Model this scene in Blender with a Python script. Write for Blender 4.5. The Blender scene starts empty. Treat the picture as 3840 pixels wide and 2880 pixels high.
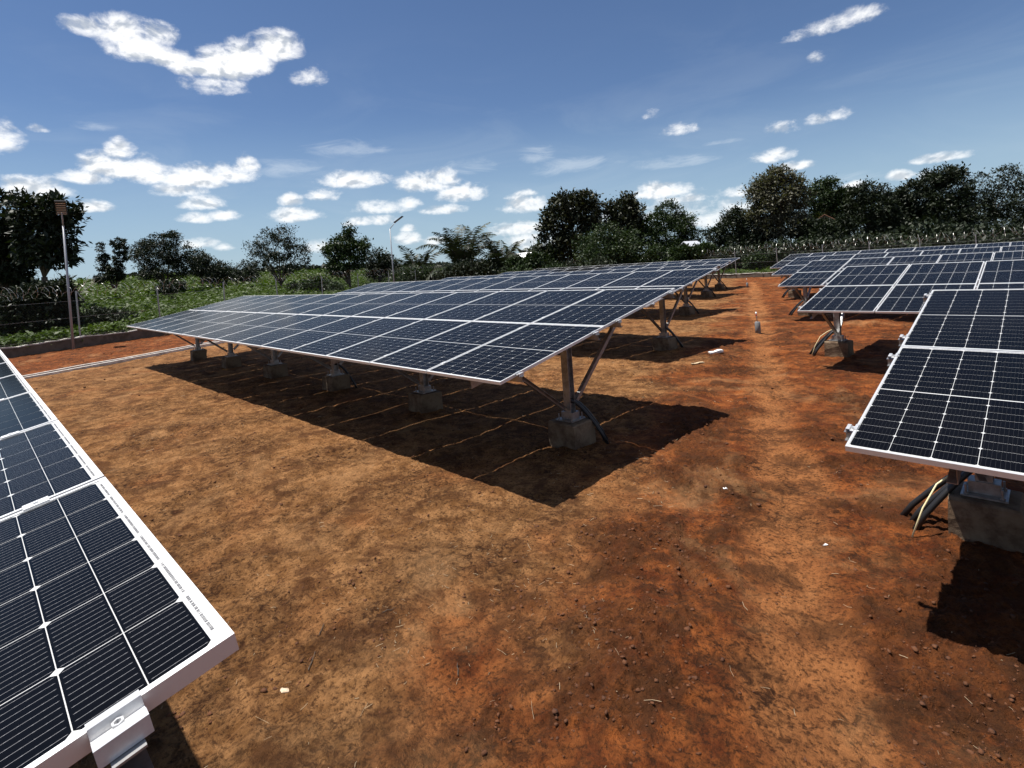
import bpy, math, random
import numpy as np
from mathutils import Matrix, Vector
R = math.radians
rng = np.random.default_rng(7)
random.seed(7)
scene = bpy.context.scene
C = scene.collection

# ------------------------------------------------------------------ camera
CAM_H = 2.236
YAW, PITCH, ROLL = R(44.9965), R(-0.7266), R(-4.195)
FPX, PPX, PPY = 2050.3, 1899.0, 1024.4           # focal length and principal point in photo pixels (3840 wide)
def cam_axes():
    cy, sy, cp, sp = math.cos(YAW), math.sin(YAW), math.cos(PITCH), math.sin(PITCH)
    f = np.array([-sy*cp, cy*cp, sp]); r = np.array([cy, sy, 0.]); u = np.cross(r, f)
    cr, sr = math.cos(ROLL), math.sin(ROLL)
    return cr*r+sr*u, -sr*r+cr*u, f
AX_R, AX_U, AX_F = cam_axes()
cam = bpy.data.cameras.new('camera'); camo = bpy.data.objects.new('camera', cam); C.objects.link(camo)
camo.matrix_world = Matrix(((AX_R[0], AX_U[0], -AX_F[0], 0), (AX_R[1], AX_U[1], -AX_F[1], 0), (AX_R[2], AX_U[2], -AX_F[2], CAM_H), (0, 0, 0, 1)))
cam.sensor_width = 36; cam.lens = 36*FPX/3840
cam.shift_x = (1920-PPX)/3840; cam.shift_y = -(1440-PPY)/3840
cam.clip_start = 0.05; cam.clip_end = 8000
scene.camera = camo

def ray(x, y):
    d = AX_R*(x-PPX)/FPX + AX_U*(PPY-y)/FPX + AX_F
    return d/np.linalg.norm(d)
def ground_at(x, y, z=0.):
    d = ray(x, y); k = (z-CAM_H)/d[2]; return d[0]*k, d[1]*k
def place(x, depth):                               # plan position seen in column x at a distance along the view
    d = AX_R*(x-PPX)/FPX + AX_F; h = np.array([d[0], d[1]]); 
    return h[0]*depth, h[1]*depth
def horizon_y(x):
    xn = (x-PPX)/FPX; return PPY + FPX*(AX_R[2]*xn+AX_F[2])/AX_U[2]
def height_at(x, y, depth):                        # world z of a point in column x, row y at that distance
    return CAM_H + (horizon_y(x)-y)/FPX*depth*AX_U[2]

# ------------------------------------------------------------------ light and sky
SUN_AZ, SUN_EL = R(229.9), R(70.7)
SUN_STRENGTH, SKY_STRENGTH = 5.0, 0.055
world = bpy.data.worlds.new('World'); scene.world = world; world.use_nodes = True
to_sun = Vector((math.sin(SUN_AZ)*math.cos(SUN_EL), math.cos(SUN_AZ)*math.cos(SUN_EL), math.sin(SUN_EL)))
sl = bpy.data.lights.new('sun', 'SUN'); sl.energy = SUN_STRENGTH; sl.angle = R(0.5); sl.color = (1, .955, .89)
so = bpy.data.objects.new('sun', sl); C.objects.link(so); so.rotation_euler = to_sun.to_track_quat('Z', 'Y').to_euler(); so.location = (0, 0, 60)
vs = scene.view_settings
vs.view_transform = 'Standard'; vs.look = 'None'; vs.exposure = 0.6; vs.gamma = 1; vs.use_curve_mapping = False

class NT:
    def __init__(s, tree): s.t = tree; s.n = tree.nodes; s.l = tree.links
    def node(s, typ, **kw):
        n = s.n.new(typ)
        for k, v in kw.items(): setattr(n, k, v)
        return n
    def put(s, sock, v):
        if v is None: return
        if isinstance(v, bpy.types.NodeSocket): s.l.new(v, sock)
        else: sock.default_value = v
    def m(s, op, a, b=None, c=None, clamp=False):
        n = s.node('ShaderNodeMath', operation=op, use_clamp=clamp)
        for i, v in enumerate((a, b, c)): s.put(n.inputs[i], v)
        return n.outputs[0]
    def vm(s, op, a, b=None, out=0):
        n = s.node('ShaderNodeVectorMath', operation=op)
        s.put(n.inputs[0], a)
        if b is not None: s.put(n.inputs[1], b)
        return n.outputs[out]
    def noise(s, vec, scale, detail=4, rough=.55, dist=0., out=0):
        n = s.node('ShaderNodeTexNoise'); s.put(n.inputs['Vector'], vec)
        n.inputs['Scale'].default_value = scale; n.inputs['Detail'].default_value = detail
        n.inputs['Roughness'].default_value = rough; n.inputs['Distortion'].default_value = dist
        return n.outputs[out]
    def ramp(s, f, lo, hi, a=0., b=1., smooth=True):
        n = s.node('ShaderNodeMapRange', interpolation_type='SMOOTHSTEP' if smooth else 'LINEAR')
        for k, v in zip(('Value', 'From Min', 'From Max', 'To Min', 'To Max'), (f, lo, hi, a, b)): s.put(n.inputs[k], v)
        return n.outputs[0]
    def mix(s, f, a, b, mode='MIX'):
        n = s.node('ShaderNodeMix', data_type='RGBA', blend_type=mode)
        s.put(n.inputs[0], f)
        for i, v in ((6, a), (7, b)):
            s.put(n.inputs[i], v if isinstance(v, bpy.types.NodeSocket) else (*v, 1))
        return n.outputs[2]

def build_sky():
    w = NT(world.node_tree); w.n.clear()
    sky = w.node('ShaderNodeTexSky', sky_type='NISHITA'); sky.sun_disc = False
    sky.sun_elevation = SUN_EL; sky.sun_rotation = SUN_AZ; sky.altitude = 300; sky.air_density = 1.0; sky.dust_density = 0.1; sky.ozone_density = 3.0
    tc = w.node('ShaderNodeTexCoord'); g = tc.outputs['Generated']
    sep = w.node('ShaderNodeSeparateXYZ'); w.put(sep.inputs[0], w.vm('NORMALIZE', g))
    az = w.m('ARCTAN2', w.m('MULTIPLY', sep.outputs[0], -1.), sep.outputs[1])      # 0 along +Y, growing to the left
    el = w.m('ARCSINE', sep.outputs[2])
    cmb = w.node('ShaderNodeCombineXYZ'); w.put(cmb.inputs[0], az); w.put(cmb.inputs[1], el); ae = cmb.outputs[0]
    A = [(380,115,120,45,.9),(520,125,130,75,1),(610,200,150,70,1),(690,150,85,55,.9),(740,250,110,45,.8),(850,290,120,42,.85),(960,275,120,70,1),(1070,240,110,75,1),(1180,200,100,62,1),(1240,190,70,60,.9),(920,360,110,42,.45),(1340,330,70,38,.5),
         (520,640,70,62,1.1),(480,715,140,72,1.1),(380,760,110,45,.9),(620,730,110,70,1),(840,760,160,58,1),(980,745,120,50,.9),(1060,715,50,45,.8),(780,815,100,36,.6),
         (0,590,105,90,.9),(160,555,50,22,.6),(150,810,150,60,.9),(410,893,75,28,.7),(870,875,90,35,.75),(850,940,70,26,.75),(965,930,70,24,.75),(1530,775,145,38,.95),(1280,925,110,36,.95),(1260,865,50,28,.65),(1400,840,70,32,.75),
         (1850,785,140,42,.95),(1905,760,70,35,.9),(2000,830,100,38,.95),(1660,890,120,30,.8),(1750,875,60,28,.8),(1550,955,70,22,.9),(1650,950,60,20,.7),(1920,905,85,20,.75),(870,1050,85,25,.7),(1760,1030,60,28,.85),(1760,985,35,15,.7),(970,1065,45,20,.6),(1400,1060,90,30,.7),(1870,1040,50,20,.7),(420,545,130,30,.3),(1500,640,200,45,.3),(1250,720,170,50,.26),(2050,720,150,35,.25)]
    B = [(1250,150,90,20,.5),(1360,115,95,28,.5),(1470,70,95,35,.5),(1315,250,30,18,.35),(720,560,65,22,.45),(585,498,35,16,.35),(1190,548,60,26,.45),(1330,515,80,20,.5),(1415,493,55,28,.6),(1120,672,85,28,.65),(1230,716,80,22,.9),(1835,680,125,30,1),(1680,755,65,28,.85),(1790,755,45,22,.7),(1480,800,60,25,.9),(640,822,120,36,1),(780,855,60,20,.8),(700,905,180,60,.45),(50,880,90,38,1),(60,835,40,14,.6),(50,985,140,28,.8),(100,1040,120,40,.7),(860,945,110,40,.55),(985,885,110,35,.6),(985,830,60,20,.4),(240,905,60,40,.8),(420,940,40,30,.8),(600,930,40,25,.9),(260,715,200,38,.28),(700,695,190,30,.34),(900,612,100,14,.28),(1500,760,200,30,.25),(100,665,90,40,.22)]
    blobs = [(a/1.152, b/1.152, c/1.152, d/1.152, k) for a, b, c, d, k in A]+[(1920+a/1.152, b/1.152, c/1.152, d/1.152, k*.72 if (b < 560 and k > .3) else k) for a, b, c, d, k in B]
    dens = None
    cir = None
    for (x, y, bw, bh, k) in blobs:
        d = ray(x, y); a0 = math.atan2(-d[0], d[1]); e0 = math.asin(d[2])
        c = math.cos(math.atan((x-PPX)/FPX)); sc = c*c/FPX
        rad = w.vm('MULTIPLY', w.vm('SUBTRACT', ae, (a0, e0-bh*.3*sc, 0)), (1/(bw*1.12*sc), 1/(bh*1.4*sc), 0))
        rad = w.vm('MAXIMUM', rad, w.vm('MULTIPLY', rad, (-1., -1.8, 0)))
        r2 = w.vm('DOT_PRODUCT', rad, rad, out=1)
        v = w.m('MULTIPLY', w.m('SUBTRACT', 1., r2), k)
        if k <= .35 and bw > 70:
            v = w.m('SUBTRACT', 1., r2); cir = v if cir is None else w.m('SMOOTH_MAX', cir, v, .2)
        else: dens = v if dens is None else w.m('SMOOTH_MAX', dens, v, .12)
    # scattered fair weather clouds continue round the rest of the sky
    far = w.ramp(w.m('ABSOLUTE', w.m('SUBTRACT', az, YAW)), R(50), R(62))
    gen = w.m('MULTIPLY', w.m('SUBTRACT', w.noise(w.vm('MULTIPLY', w.vm('NORMALIZE', g), (1, 1, 2.6)), 3.2, 3), .53), 6.)
    dens = w.m('MAXIMUM', dens, w.m('SUBTRACT', gen, w.m('MULTIPLY', w.m('SUBTRACT', 1., far), 6.)))
    sv = w.vm('MULTIPLY', ae, (1., 1.5, 1.))
    n1 = w.noise(sv, 22, 10, .66, .25); n2 = w.noise(sv, 7, 3, .5)
    dn = w.m('ADD', w.m('MAXIMUM', dens, -1.2), w.m('ADD', w.m('MULTIPLY', w.m('SUBTRACT', n1, .5), 2.5), w.m('MULTIPLY', w.m('SUBTRACT', n2, .5), .9)))
    n3 = w.noise(sv, 48, 7, .62, .2)
    dn = w.m('ADD', dn, w.m('MULTIPLY', w.m('SUBTRACT', n3, .5), w.ramp(el, R(30), R(8), .35, 1.25)))
    alpha = w.ramp(dn, -.25, 1.0)
    ae2 = w.vm('ADD', sv, (0.004, 0.012, 0))
    n1b = w.noise(ae2, 22, 5, .5, .25); n1s = w.noise(sv, 22, 5, .5, .25)
    sh = w.m('SUBTRACT', n1b, n1s)                                   # denser above than here: the shaded underside
    lit = w.ramp(w.m('SUBTRACT', w.m('MULTIPLY', sh, -1.), w.m('MULTIPLY', w.ramp(dn, .6, 1.5), .03)), -.13, .02)
    ccol = w.mix(lit, (.40, .43, .47), (.76, .76, .76))
    hz = w.ramp(el, 0., R(40), 0., 1., False)
    low = w.ramp(el, 0., R(12))
    skyc = w.mix(1., sky.outputs[0], (SKY_STRENGTH*.93, SKY_STRENGTH, SKY_STRENGTH*1.13), 'MULTIPLY')
    # thin veil of high haze that whitens the lower sky
    veil = w.m('MULTIPLY', w.ramp(w.noise(w.vm('MULTIPLY', ae, (1., 3.2, 1.)), 3.5, 5, .6, .8), .42, .72), w.ramp(el, R(26), R(4), 0., .14))
    skyc = w.mix(veil, skyc, (.50, .55, .59))
    skyc = w.mix(w.ramp(el, R(17), 0., 0., .72), skyc, (.27, .375, .46))
    ccol = w.mix(w.ramp(el, R(14), 0., 0., .30), ccol, (.43, .51, .56))
    wisp = w.noise(w.vm('MULTIPLY', ae, (5., 17., 1.)), 2.2, 8, .68, .8)
    ca = w.m('MULTIPLY', w.ramp(w.m('ADD', cir, w.m('MULTIPLY', w.m('SUBTRACT', wisp, .5), 3.4)), .1, 1.5), .30)
    skyc = w.mix(ca, skyc, (.62, .66, .69))
    col = w.mix(w.m('MULTIPLY', alpha, .96), skyc, ccol)
    bg = w.node('ShaderNodeBackground'); w.put(bg.inputs[0], col); bg.inputs[1].default_value = 1.0
    out = w.node('ShaderNodeOutputWorld'); w.l.new(bg.outputs[0], out.inputs[0])
build_sky()
world.cycles.sampling_method = 'MANUAL'; world.cycles.sample_map_resolution = 512
scene.cycles.max_bounces = 6; scene.cycles.diffuse_bounces = 1; scene.cycles.glossy_bounces = 3; scene.cycles.transparent_max_bounces = 6
scene.cycles.use_denoising = True

# ------------------------------------------------------------------ helpers
def tag(o, label=None, cat=None, group=None, kind=None):
    if label: o['label'] = label
    if cat: o['category'] = cat
    if group: o['group'] = group
    if kind: o['kind'] = kind
    return o
def empty(name, loc=(0, 0, 0), rz=0.):
    o = bpy.data.objects.new(name, None); o.location = loc; o.rotation_euler = (0, 0, rz); o.empty_display_size = .2
    C.objects.link(o); return o
def link(name, me, parent=None, mat=None, loc=None, rot=None):
    o = bpy.data.objects.new(name, me); C.objects.link(o)
    if mat is not None and not me.materials: me.materials.append(mat)
    if parent: o.parent = parent
    if loc is not None: o.location = loc
    if rot is not None: o.rotation_euler = rot
    return o
def fast_mesh(name, V, F, k, mat=None, smooth=False):
    """V (n,3) float, F (m,k) int: a mesh of m faces with k corners"""
    me = bpy.data.meshes.new(name); V = np.ascontiguousarray(V, dtype=np.float32); F = np.ascontiguousarray(F, dtype=np.int32)
    me.vertices.add(len(V)); me.vertices.foreach_set('co', V.ravel())
    me.loops.add(F.size); me.loops.foreach_set('vertex_index', F.ravel())
    me.polygons.add(len(F)); me.polygons.foreach_set('loop_start', np.arange(0, F.size, k, dtype=np.int32))
    if smooth: me.polygons.foreach_set('use_smooth', np.ones(len(F), bool))
    me.update(calc_edges=True)
    if mat: me.materials.append(mat)
    return me
class MB:
    """collects boxes, bars and tubes for one mesh"""
    def __init__(s): s.v = []; s.f = []
    def add(s, vs, fs):
        b = len(s.v); s.v += [tuple(v) for v in vs]; s.f += [tuple(i+b for i in f) for f in fs]; return s
    def box(s, x0, x1, y0, y1, z0, z1, M=None):
        vs = [Vector(p) for p in ((x0,y0,z0),(x1,y0,z0),(x1,y1,z0),(x0,y1,z0),(x0,y0,z1),(x1,y0,z1),(x1,y1,z1),(x0,y1,z1))]
        if M: vs = [M @ p for p in vs]
        return s.add(vs, [(3,2,1,0),(4,5,6,7),(0,1,5,4),(1,2,6,5),(2,3,7,6),(3,0,4,7)])
    def bar(s, a, b, w, h, up=(0, 0, 1)):
        a, b = Vector(a), Vector(b); d = b-a; L = d.length; d.normalize()
        x = d.cross(Vector(up)); x = x.normalized() if x.length > 1e-4 else Vector((1, 0, 0)); z = x.cross(d)
        M = Matrix(((x.x, d.x, z.x, a.x), (x.y, d.y, z.y, a.y), (x.z, d.z, z.z, a.z), (0, 0, 0, 1)))
        return s.box(-w/2, w/2, 0, L, -h/2, h/2, M)
    def channel(s, a, b, w, h, t=.004, up=(0, 0, 1), side=1):
        """C section: a web and two flanges"""
        a, b = Vector(a), Vector(b); d = b-a; L = d.length; d.normalize()
        x = d.cross(Vector(up)); x = x.normalized() if x.length > 1e-4 else Vector((1, 0, 0)); z = x.cross(d)
        M = Matrix(((x.x, d.x, z.x, a.x), (x.y, d.y, z.y, a.y), (x.z, d.z, z.z, a.z), (0, 0, 0, 1)))
        P = [(-w/2, h/2), (-w/2, -h/2), (w/2, -h/2), (w/2, -h/2+t), (-w/2+t, -h/2+t), (-w/2+t, h/2-t), (w/2, h/2-t), (w/2, h/2)]
        return s.extrude([(p[0]*side, p[1]) for p in P], L, M)
    def extrude(s, P, L, M):
        n = len(P); vs = [M @ Vector((p[0], 0, p[1])) for p in P]+[M @ Vector((p[0], L, p[1])) for p in P]
        fs = [(i, (i+1) % n, (i+1) % n+n, i+n) for i in range(n)]+[tuple(range(n))[::-1], tuple(range(n, 2*n))]
        return s.add(vs, fs)
    def tube(s, pts, rad, n=8, caps=True):
        pts = [Vector(p) for p in pts]; m = len(pts); rad = rad if isinstance(rad, (list, tuple)) else [rad]*m
        vs = []; prev = None
        for i, p in enumerate(pts):
            d = (pts[min(i+1, m-1)]-pts[max(i-1, 0)]).normalized()
            if prev is None:
                prev = d.orthogonal().normalized()
            x = (prev-d*prev.dot(d)); x = x.normalized() if x.length > 1e-6 else d.orthogonal().normalized(); y = d.cross(x); prev = x
            for k in range(n):
                a = 2*math.pi*k/n; vs.append(p+(x*math.cos(a)+y*math.sin(a))*rad[i])
        fs = [(i*n+k, i*n+(k+1) % n, (i+1)*n+(k+1) % n, (i+1)*n+k) for i in range(m-1) for k in range(n)]
        if caps: fs += [tuple(range(n))[::-1], tuple(range((m-1)*n, m*n))]
        return s.add(vs, fs)
    def mesh(s, name, mat=None, smooth=False):
        me = bpy.data.meshes.new(name); me.from_pydata([tuple(v) for v in s.v], [], s.f)
        if smooth: me.shade_smooth()
        if mat: me.materials.append(mat)
        return me

def vnoise(x, y, seed=0):
    xi = np.floor(x).astype(np.int64); yi = np.floor(y).astype(np.int64); xf = x-xi; yf = y-yi
    def h(a, b):
        n = (a*374761393+b*668265263+seed*1442695041) & 0xffffffff
        n = ((n ^ (n >> 13))*1274126177) & 0xffffffff
        return ((n ^ (n >> 16)) & 0xffff)/65535.
    u = xf*xf*xf*(xf*(xf*6-15)+10); v = yf*yf*yf*(yf*(yf*6-15)+10)
    return (h(xi, yi)*(1-u)+h(xi+1, yi)*u)*(1-v)+(h(xi, yi+1)*(1-u)+h(xi+1, yi+1)*u)*v
def fbm(x, y, octv=4, seed=0, gain=.5):
    s = 0; a = 1; t = 0
    for i in range(octv):
        c, q = math.cos(.7*i+.3), math.sin(.7*i+.3)
        s = s+a*vnoise((x*c-y*q)*2**i+17.3*i, (x*q+y*c)*2**i-9.1*i, seed+i); t += a; a *= gain
    return s/t
def sstep(x, a, b):
    t = np.clip((x-a)/(b-a), 0, 1); return t*t*(3-2*t)

# ------------------------------------------------------------------ materials
def mat(name, col, rough=.6, metal=0., bump=None, var=None, coat=0., spec=None):
    m = bpy.data.materials.new(name); m.use_nodes = True; t = NT(m.node_tree)
    b = t.n['Principled BSDF']; b.inputs['Roughness'].default_value = rough; b.inputs['Metallic'].default_value = metal
    b.inputs['Base Color'].default_value = (*col, 1)
    if spec is not None: b.inputs['Specular IOR Level'].default_value = spec
    if coat: b.inputs['Coat Weight'].default_value = coat; b.inputs['Coat Roughness'].default_value = .05
    tc = t.node('ShaderNodeTexCoord').outputs['Object']
    if var:                                          # (scale, second colour, strength)
        n = t.noise(tc, var[0], 6, .65)
        t.put(b.inputs['Base Color'], t.mix(t.m('MULTIPLY', t.ramp(n, .38, .68), var[2]), col, var[1]))
    if bump:
        bp = t.node('ShaderNodeBump'); bp.inputs['Strength'].default_value = bump[1]; bp.inputs['Distance'].default_value = bump[2]
        t.put(bp.inputs['Height'], t.noise(tc, bump[0], 6, .6)); t.l.new(bp.outputs[0], b.inputs['Normal'])
    return m
M_alu = mat('anodised_aluminium', (.80, .80, .79), .5, .75, var=(9, (.74, .73, .70), .3))
M_alu_raw = mat('mill_aluminium', (.66, .66, .66), .35, .45, var=(30, (.48, .48, .48), .5))
M_galv = mat('galvanised_steel', (.36, .36, .36), .42, .75, var=(14, (.20, .19, .18), .8), bump=(60, .15, .002))
M_wallc = mat('shade_darkened_blockwork', (.13, .10, .075), .95, var=(3, (.06, .045, .03), .8), bump=(14, .6, .02))  # both blockwork tones darkened to paint in the wall's shaded face
M_drain = mat('pale_concrete_edge', (.72, .68, .62), .9, var=(5, (.40, .33, .26), .8), bump=(20, .5, .02))
M_concrete = mat('concrete', (.19, .135, .085), .95, var=(7, (.07, .038, .02), .9), bump=(30, .6, .02))
M_lime = mat('weathered_render', (.62, .59, .53), .95, var=(3, (.28, .23, .18), .8), bump=(14, .7, .03))
M_pipe = mat('black_plastic', (.012, .012, .013), .45)
M_cable = mat('cream_cable', (.75, .66, .38), .5)
M_white = mat('white_plastic', (.82, .82, .8), .5)
M_redp = mat('red_paint', (.4, .05, .03), .5)
M_pole = mat('grey_painted_pole', (.30, .31, .33), .45, .3)
M_rodbase = mat('grey_cement_pipe', (.16, .16, .165), .8, bump=(40, .4, .01))
M_lampdark = mat('dark_lamp_body', (.03, .03, .035), .35)
M_wire = mat('razor_wire_steel', (.42, .42, .40), .4, .6)
M_mesh = mat('weathered_wire', (.12, .12, .11), .6, .4)
M_bark = mat('bark', (.10, .075, .055), .95, var=(6, (.05, .04, .03), .8), bump=(20, .8, .03))
M_bare = mat('dead_wood', (.34, .29, .24), .9)
M_roof = mat('rusty_sheet_roof', (.42, .20, .12), .6, var=(2, (.28, .12, .07), .8))
M_sheet = mat('zinc_sheet_roof', (.78, .79, .80), .4, .3)
M_hwall = mat('plastered_wall', (.40, .27, .18), .9)
M_straw = mat('dry_straw', (.55, .43, .27), .8, var=(2, (.30, .20, .12), .9))
M_clod = mat('soil_clod', (.12, .043, .014), .95, var=(3, (.05, .018, .007), .8), bump=(60, .6, .01))

def leaf_mat(name, c1, c2, rough=.55, trans=.25):
    m = bpy.data.materials.new(name); m.use_nodes = True; t = NT(m.node_tree); b = t.n['Principled BSDF']
    at = t.node('ShaderNodeAttribute', attribute_name='tint').outputs['Fac']
    col = t.mix(at, c1, c2)
    t.put(b.inputs['Base Color'], col); b.inputs['Roughness'].default_value = rough; b.inputs['Specular IOR Level'].default_value = .3
    tr = t.node('ShaderNodeBsdfTranslucent'); t.put(tr.inputs[0], t.mix(1., col, (1.3, 1.5, .5), 'MULTIPLY'))
    mx = t.node('ShaderNodeMixShader'); mx.inputs[0].default_value = trans
    t.l.new(b.outputs[0], mx.inputs[1]); t.l.new(tr.outputs[0], mx.inputs[2])
    t.l.new(mx.outputs[0], t.n['Material Output'].inputs[0]); return m
LM = {
 'dark': leaf_mat('dark_leaves', (.008, .013, .006), (.024, .034, .013), trans=.08),
 'teak': leaf_mat('broad_leaves', (.010, .015, .006), (.042, .045, .020), trans=.08),
 'green': leaf_mat('green_leaves', (.010, .021, .006), (.036, .058, .015), trans=.12),
 'yellow': leaf_mat('yellowish_leaves', (.045, .058, .014), (.12, .12, .035), trans=.2),
 'pale': leaf_mat('pale_seeded_leaves', (.022, .024, .013), (.13, .125, .08), trans=.15),
 'crop': leaf_mat('crop_leaves', (.018, .038, .006), (.070, .105, .018), trans=.22),
 'palm': leaf_mat('palm_fronds', (.010, .016, .007), (.038, .048, .020), trans=.08)}

def soil_material():
    m = bpy.data.materials.new('red_soil'); m.use_nodes = True; t = NT(m.node_tree); b = t.n['Principled BSDF']
    pos = t.node('ShaderNodeNewGeometry').outputs['Position']
    a = lambda n: t.node('ShaderNodeAttribute', attribute_name=n).outputs['Fac']
    n_big = t.noise(pos, .9, 6, .6); n_mid = t.noise(pos, 5., 7, .62, .3); n_fine = t.noise(pos, 38., 6, .7); n_grit = t.noise(pos, 160., 3, .7)
    tan = t.mix(t.ramp(n_mid, .36, .64), (.190, .084, .027), (.370, .182, .070))
    red = t.mix(t.ramp(n_mid, .36, .64), (.140, .034, .008), (.315, .094, .022))
    rf = t.m('ADD', a('red'), t.m('MULTIPLY', t.m('SUBTRACT', n_big, .5), 1.4), clamp=True)
    col = t.mix(t.ramp(rf, .2, .8), tan, red)
    col = t.mix(t.m('MULTIPLY', a('path'), t.ramp(n_mid, .3, .6, .55, .95)), col, (.39, .155, .052))
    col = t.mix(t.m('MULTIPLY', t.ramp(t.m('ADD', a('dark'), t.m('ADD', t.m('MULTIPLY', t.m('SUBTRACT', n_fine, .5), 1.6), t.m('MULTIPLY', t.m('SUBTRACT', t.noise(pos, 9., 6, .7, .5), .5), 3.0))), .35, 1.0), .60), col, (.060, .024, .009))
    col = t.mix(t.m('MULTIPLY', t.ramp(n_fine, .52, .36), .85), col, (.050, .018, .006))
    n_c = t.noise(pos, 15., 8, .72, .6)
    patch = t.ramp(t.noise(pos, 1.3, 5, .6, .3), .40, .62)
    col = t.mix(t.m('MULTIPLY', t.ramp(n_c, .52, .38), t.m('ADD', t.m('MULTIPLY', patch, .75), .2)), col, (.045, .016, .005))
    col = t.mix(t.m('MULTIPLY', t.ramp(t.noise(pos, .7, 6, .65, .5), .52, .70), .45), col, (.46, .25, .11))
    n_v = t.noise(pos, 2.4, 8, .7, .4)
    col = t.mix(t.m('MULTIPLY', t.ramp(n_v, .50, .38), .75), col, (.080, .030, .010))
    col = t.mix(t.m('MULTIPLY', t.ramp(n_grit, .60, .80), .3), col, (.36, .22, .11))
    green = t.mix(t.ramp(n_mid, .35, .65), (.025, .032, .010), (.07, .065, .02))
    col = t.mix(a('outside'), col, green)
    t.put(b.inputs['Base Color'], col); b.inputs['Roughness'].default_value = .95; b.inputs['Specular IOR Level'].default_value = .15
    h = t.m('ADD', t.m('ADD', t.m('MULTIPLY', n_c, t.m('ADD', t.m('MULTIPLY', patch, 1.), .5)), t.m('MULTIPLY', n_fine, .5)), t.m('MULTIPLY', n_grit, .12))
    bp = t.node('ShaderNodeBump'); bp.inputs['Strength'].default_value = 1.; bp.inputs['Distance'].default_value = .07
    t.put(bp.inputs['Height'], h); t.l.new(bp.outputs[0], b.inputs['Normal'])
    return m
M_soil = soil_material()

# ------------------------------------------------------------------ ground
WX0, WY0, WSL = -30.0, 1.2, -.361                    # left boundary wall: x = WX0 + WSL*(y-WY0)
FAR_Y = 42.8
def beyond_left(x, y): return (WX0+WSL*(y-WY0)-x)*.94
def beyond_far(x, y): return y-FAR_Y
path_px = [(3100, 2880), (2980, 2150), (2930, 1750), (2890, 1480), (2850, 1250), (2835, 1140), (2825, 1060)]
path_pts = np.array([ground_at(*p) for p in path_px])
def path_dist(x, y):
    d = np.full(np.shape(x), 1e9)
    for a, b in zip(path_pts[:-1], path_pts[1:]):
        ab = b-a; t = np.clip(((x-a[0])*ab[0]+(y-a[1])*ab[1])/(ab@ab), 0, 1)
        d = np.minimum(d, np.hypot(x-a[0]-t*ab[0], y-a[1]-t*ab[1]))
    return d
rut_px = [(2500, 2880), (2560, 2300), (2640, 1900), (2700, 1620), (2760, 1400), (2780, 1250)]
rut_pts = np.array([ground_at(*p) for p in rut_px])
def rut_dist(x, y):
    d = np.full(np.shape(x), 1e9)
    for a, b in zip(rut_pts[:-1], rut_pts[1:]):
        ab = b-a; t = np.clip(((x-a[0])*ab[0]+(y-a[1])*ab[1])/(ab@ab), 0, 1)
        d = np.minimum(d, np.hypot(x-a[0]-t*ab[0], y-a[1]-t*ab[1]))
    return d
mounds = [(*ground_at(3250, 1225), .7, .16), (*ground_at(3180, 1420), .45, .07), (*ground_at(3500, 1990), .3, .04), (*ground_at(2950, 1150), 1., .08), (*ground_at(2560, 1060), 2.0, .10), (*ground_at(2400, 2400), .5, .05), (*ground_at(3050, 1700), .5, .05)]
def masks(x, y):
    pd = path_dist(x, y)+(fbm(x*1.2, y*1.2, 3, 5)-.5)*.5
    path = 1-sstep(pd, .10, .42)
    rd = rut_dist(x, y)+(fbm(x*1.5, y*1.5, 3, 15)-.5)*.7
    right = sstep(x+.361*y-(.1)+(fbm(x*.7, y*.7, 3, 9)-.5)*1.6, -3.0, -.1)      # redder east of the aisle line
    strip = sstep(-(x+.42*(y-1.2)+21.6), 0, 1.5)
    red = np.clip(.22+.75*right+.9*strip, 0, 1)
    clod = fbm(x*1.7, y*1.7, 4, 21)
    nearfade = sstep(np.hypot(x, y), 0, 3)
    dark = np.clip(sstep(clod, .50, .70)*(.35+.65*np.maximum(right, 1-sstep(rd, .2, .9)))+.55*(1-sstep(rd, .15, .75))*sstep(clod, .38, .55)+.5*(1-sstep(np.abs(pd-.85), .1, .45))*sstep(clod, .40, .58), 0, 1)*(1-path*.9)
    out = np.clip(np.maximum(sstep(beyond_left(x, y), .1, .6), sstep(beyond_far(x, y), .1, .6)), 0, 1)
    dark = np.maximum(dark, .45*strip); return path, red, dark, out, rd
def terrain(x, y):
    path, red, dark, out, rd = masks(x, y)
    r = np.hypot(x, y)
    z = (fbm(x*.45, y*.45, 3, 1)-.5)*.07+(fbm(x*1.6, y*1.6, 3, 2)-.5)*.05
    rough = .45+.9*dark
    z = z+(fbm(x*6, y*6, 4, 3)-.5)*.065*rough
    cl = np.abs(fbm(x*15, y*15, 3, 4)-.5)*2
    z = z+(.5-cl)*.045*dark+(.5-np.abs(fbm(x*9, y*9, 4, 44)-.5)*2)*.03*sstep(fbm(x*.8, y*.8, 3, 45), .42, .62)+(fbm(x*22, y*22, 3, 6)-.5)*.020*rough
    z = z-path*.025-(1-sstep(np.abs(rd-.0), .05, .22))*.02
    for mx, my, s, h in mounds: z = z+h*np.exp(-((x-mx)**2+(y-my)**2)/(s*s))*(.7+.6*fbm(x*5, y*5, 3, 8))
    z = z*(1-out*.6)
    bl = np.maximum(beyond_left(x, y), 0)
    rise = .043*np.maximum(bl-3, 0)*(1-.55*sstep(y/np.maximum(-x, 1), .55, 1.3))
    rise = np.where(bl > 0, np.minimum(rise, 6.)+.8*(fbm(x*.02, y*.02, 2, 30)-.5)*sstep(bl, 10, 60), 0)
    return z+rise
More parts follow.
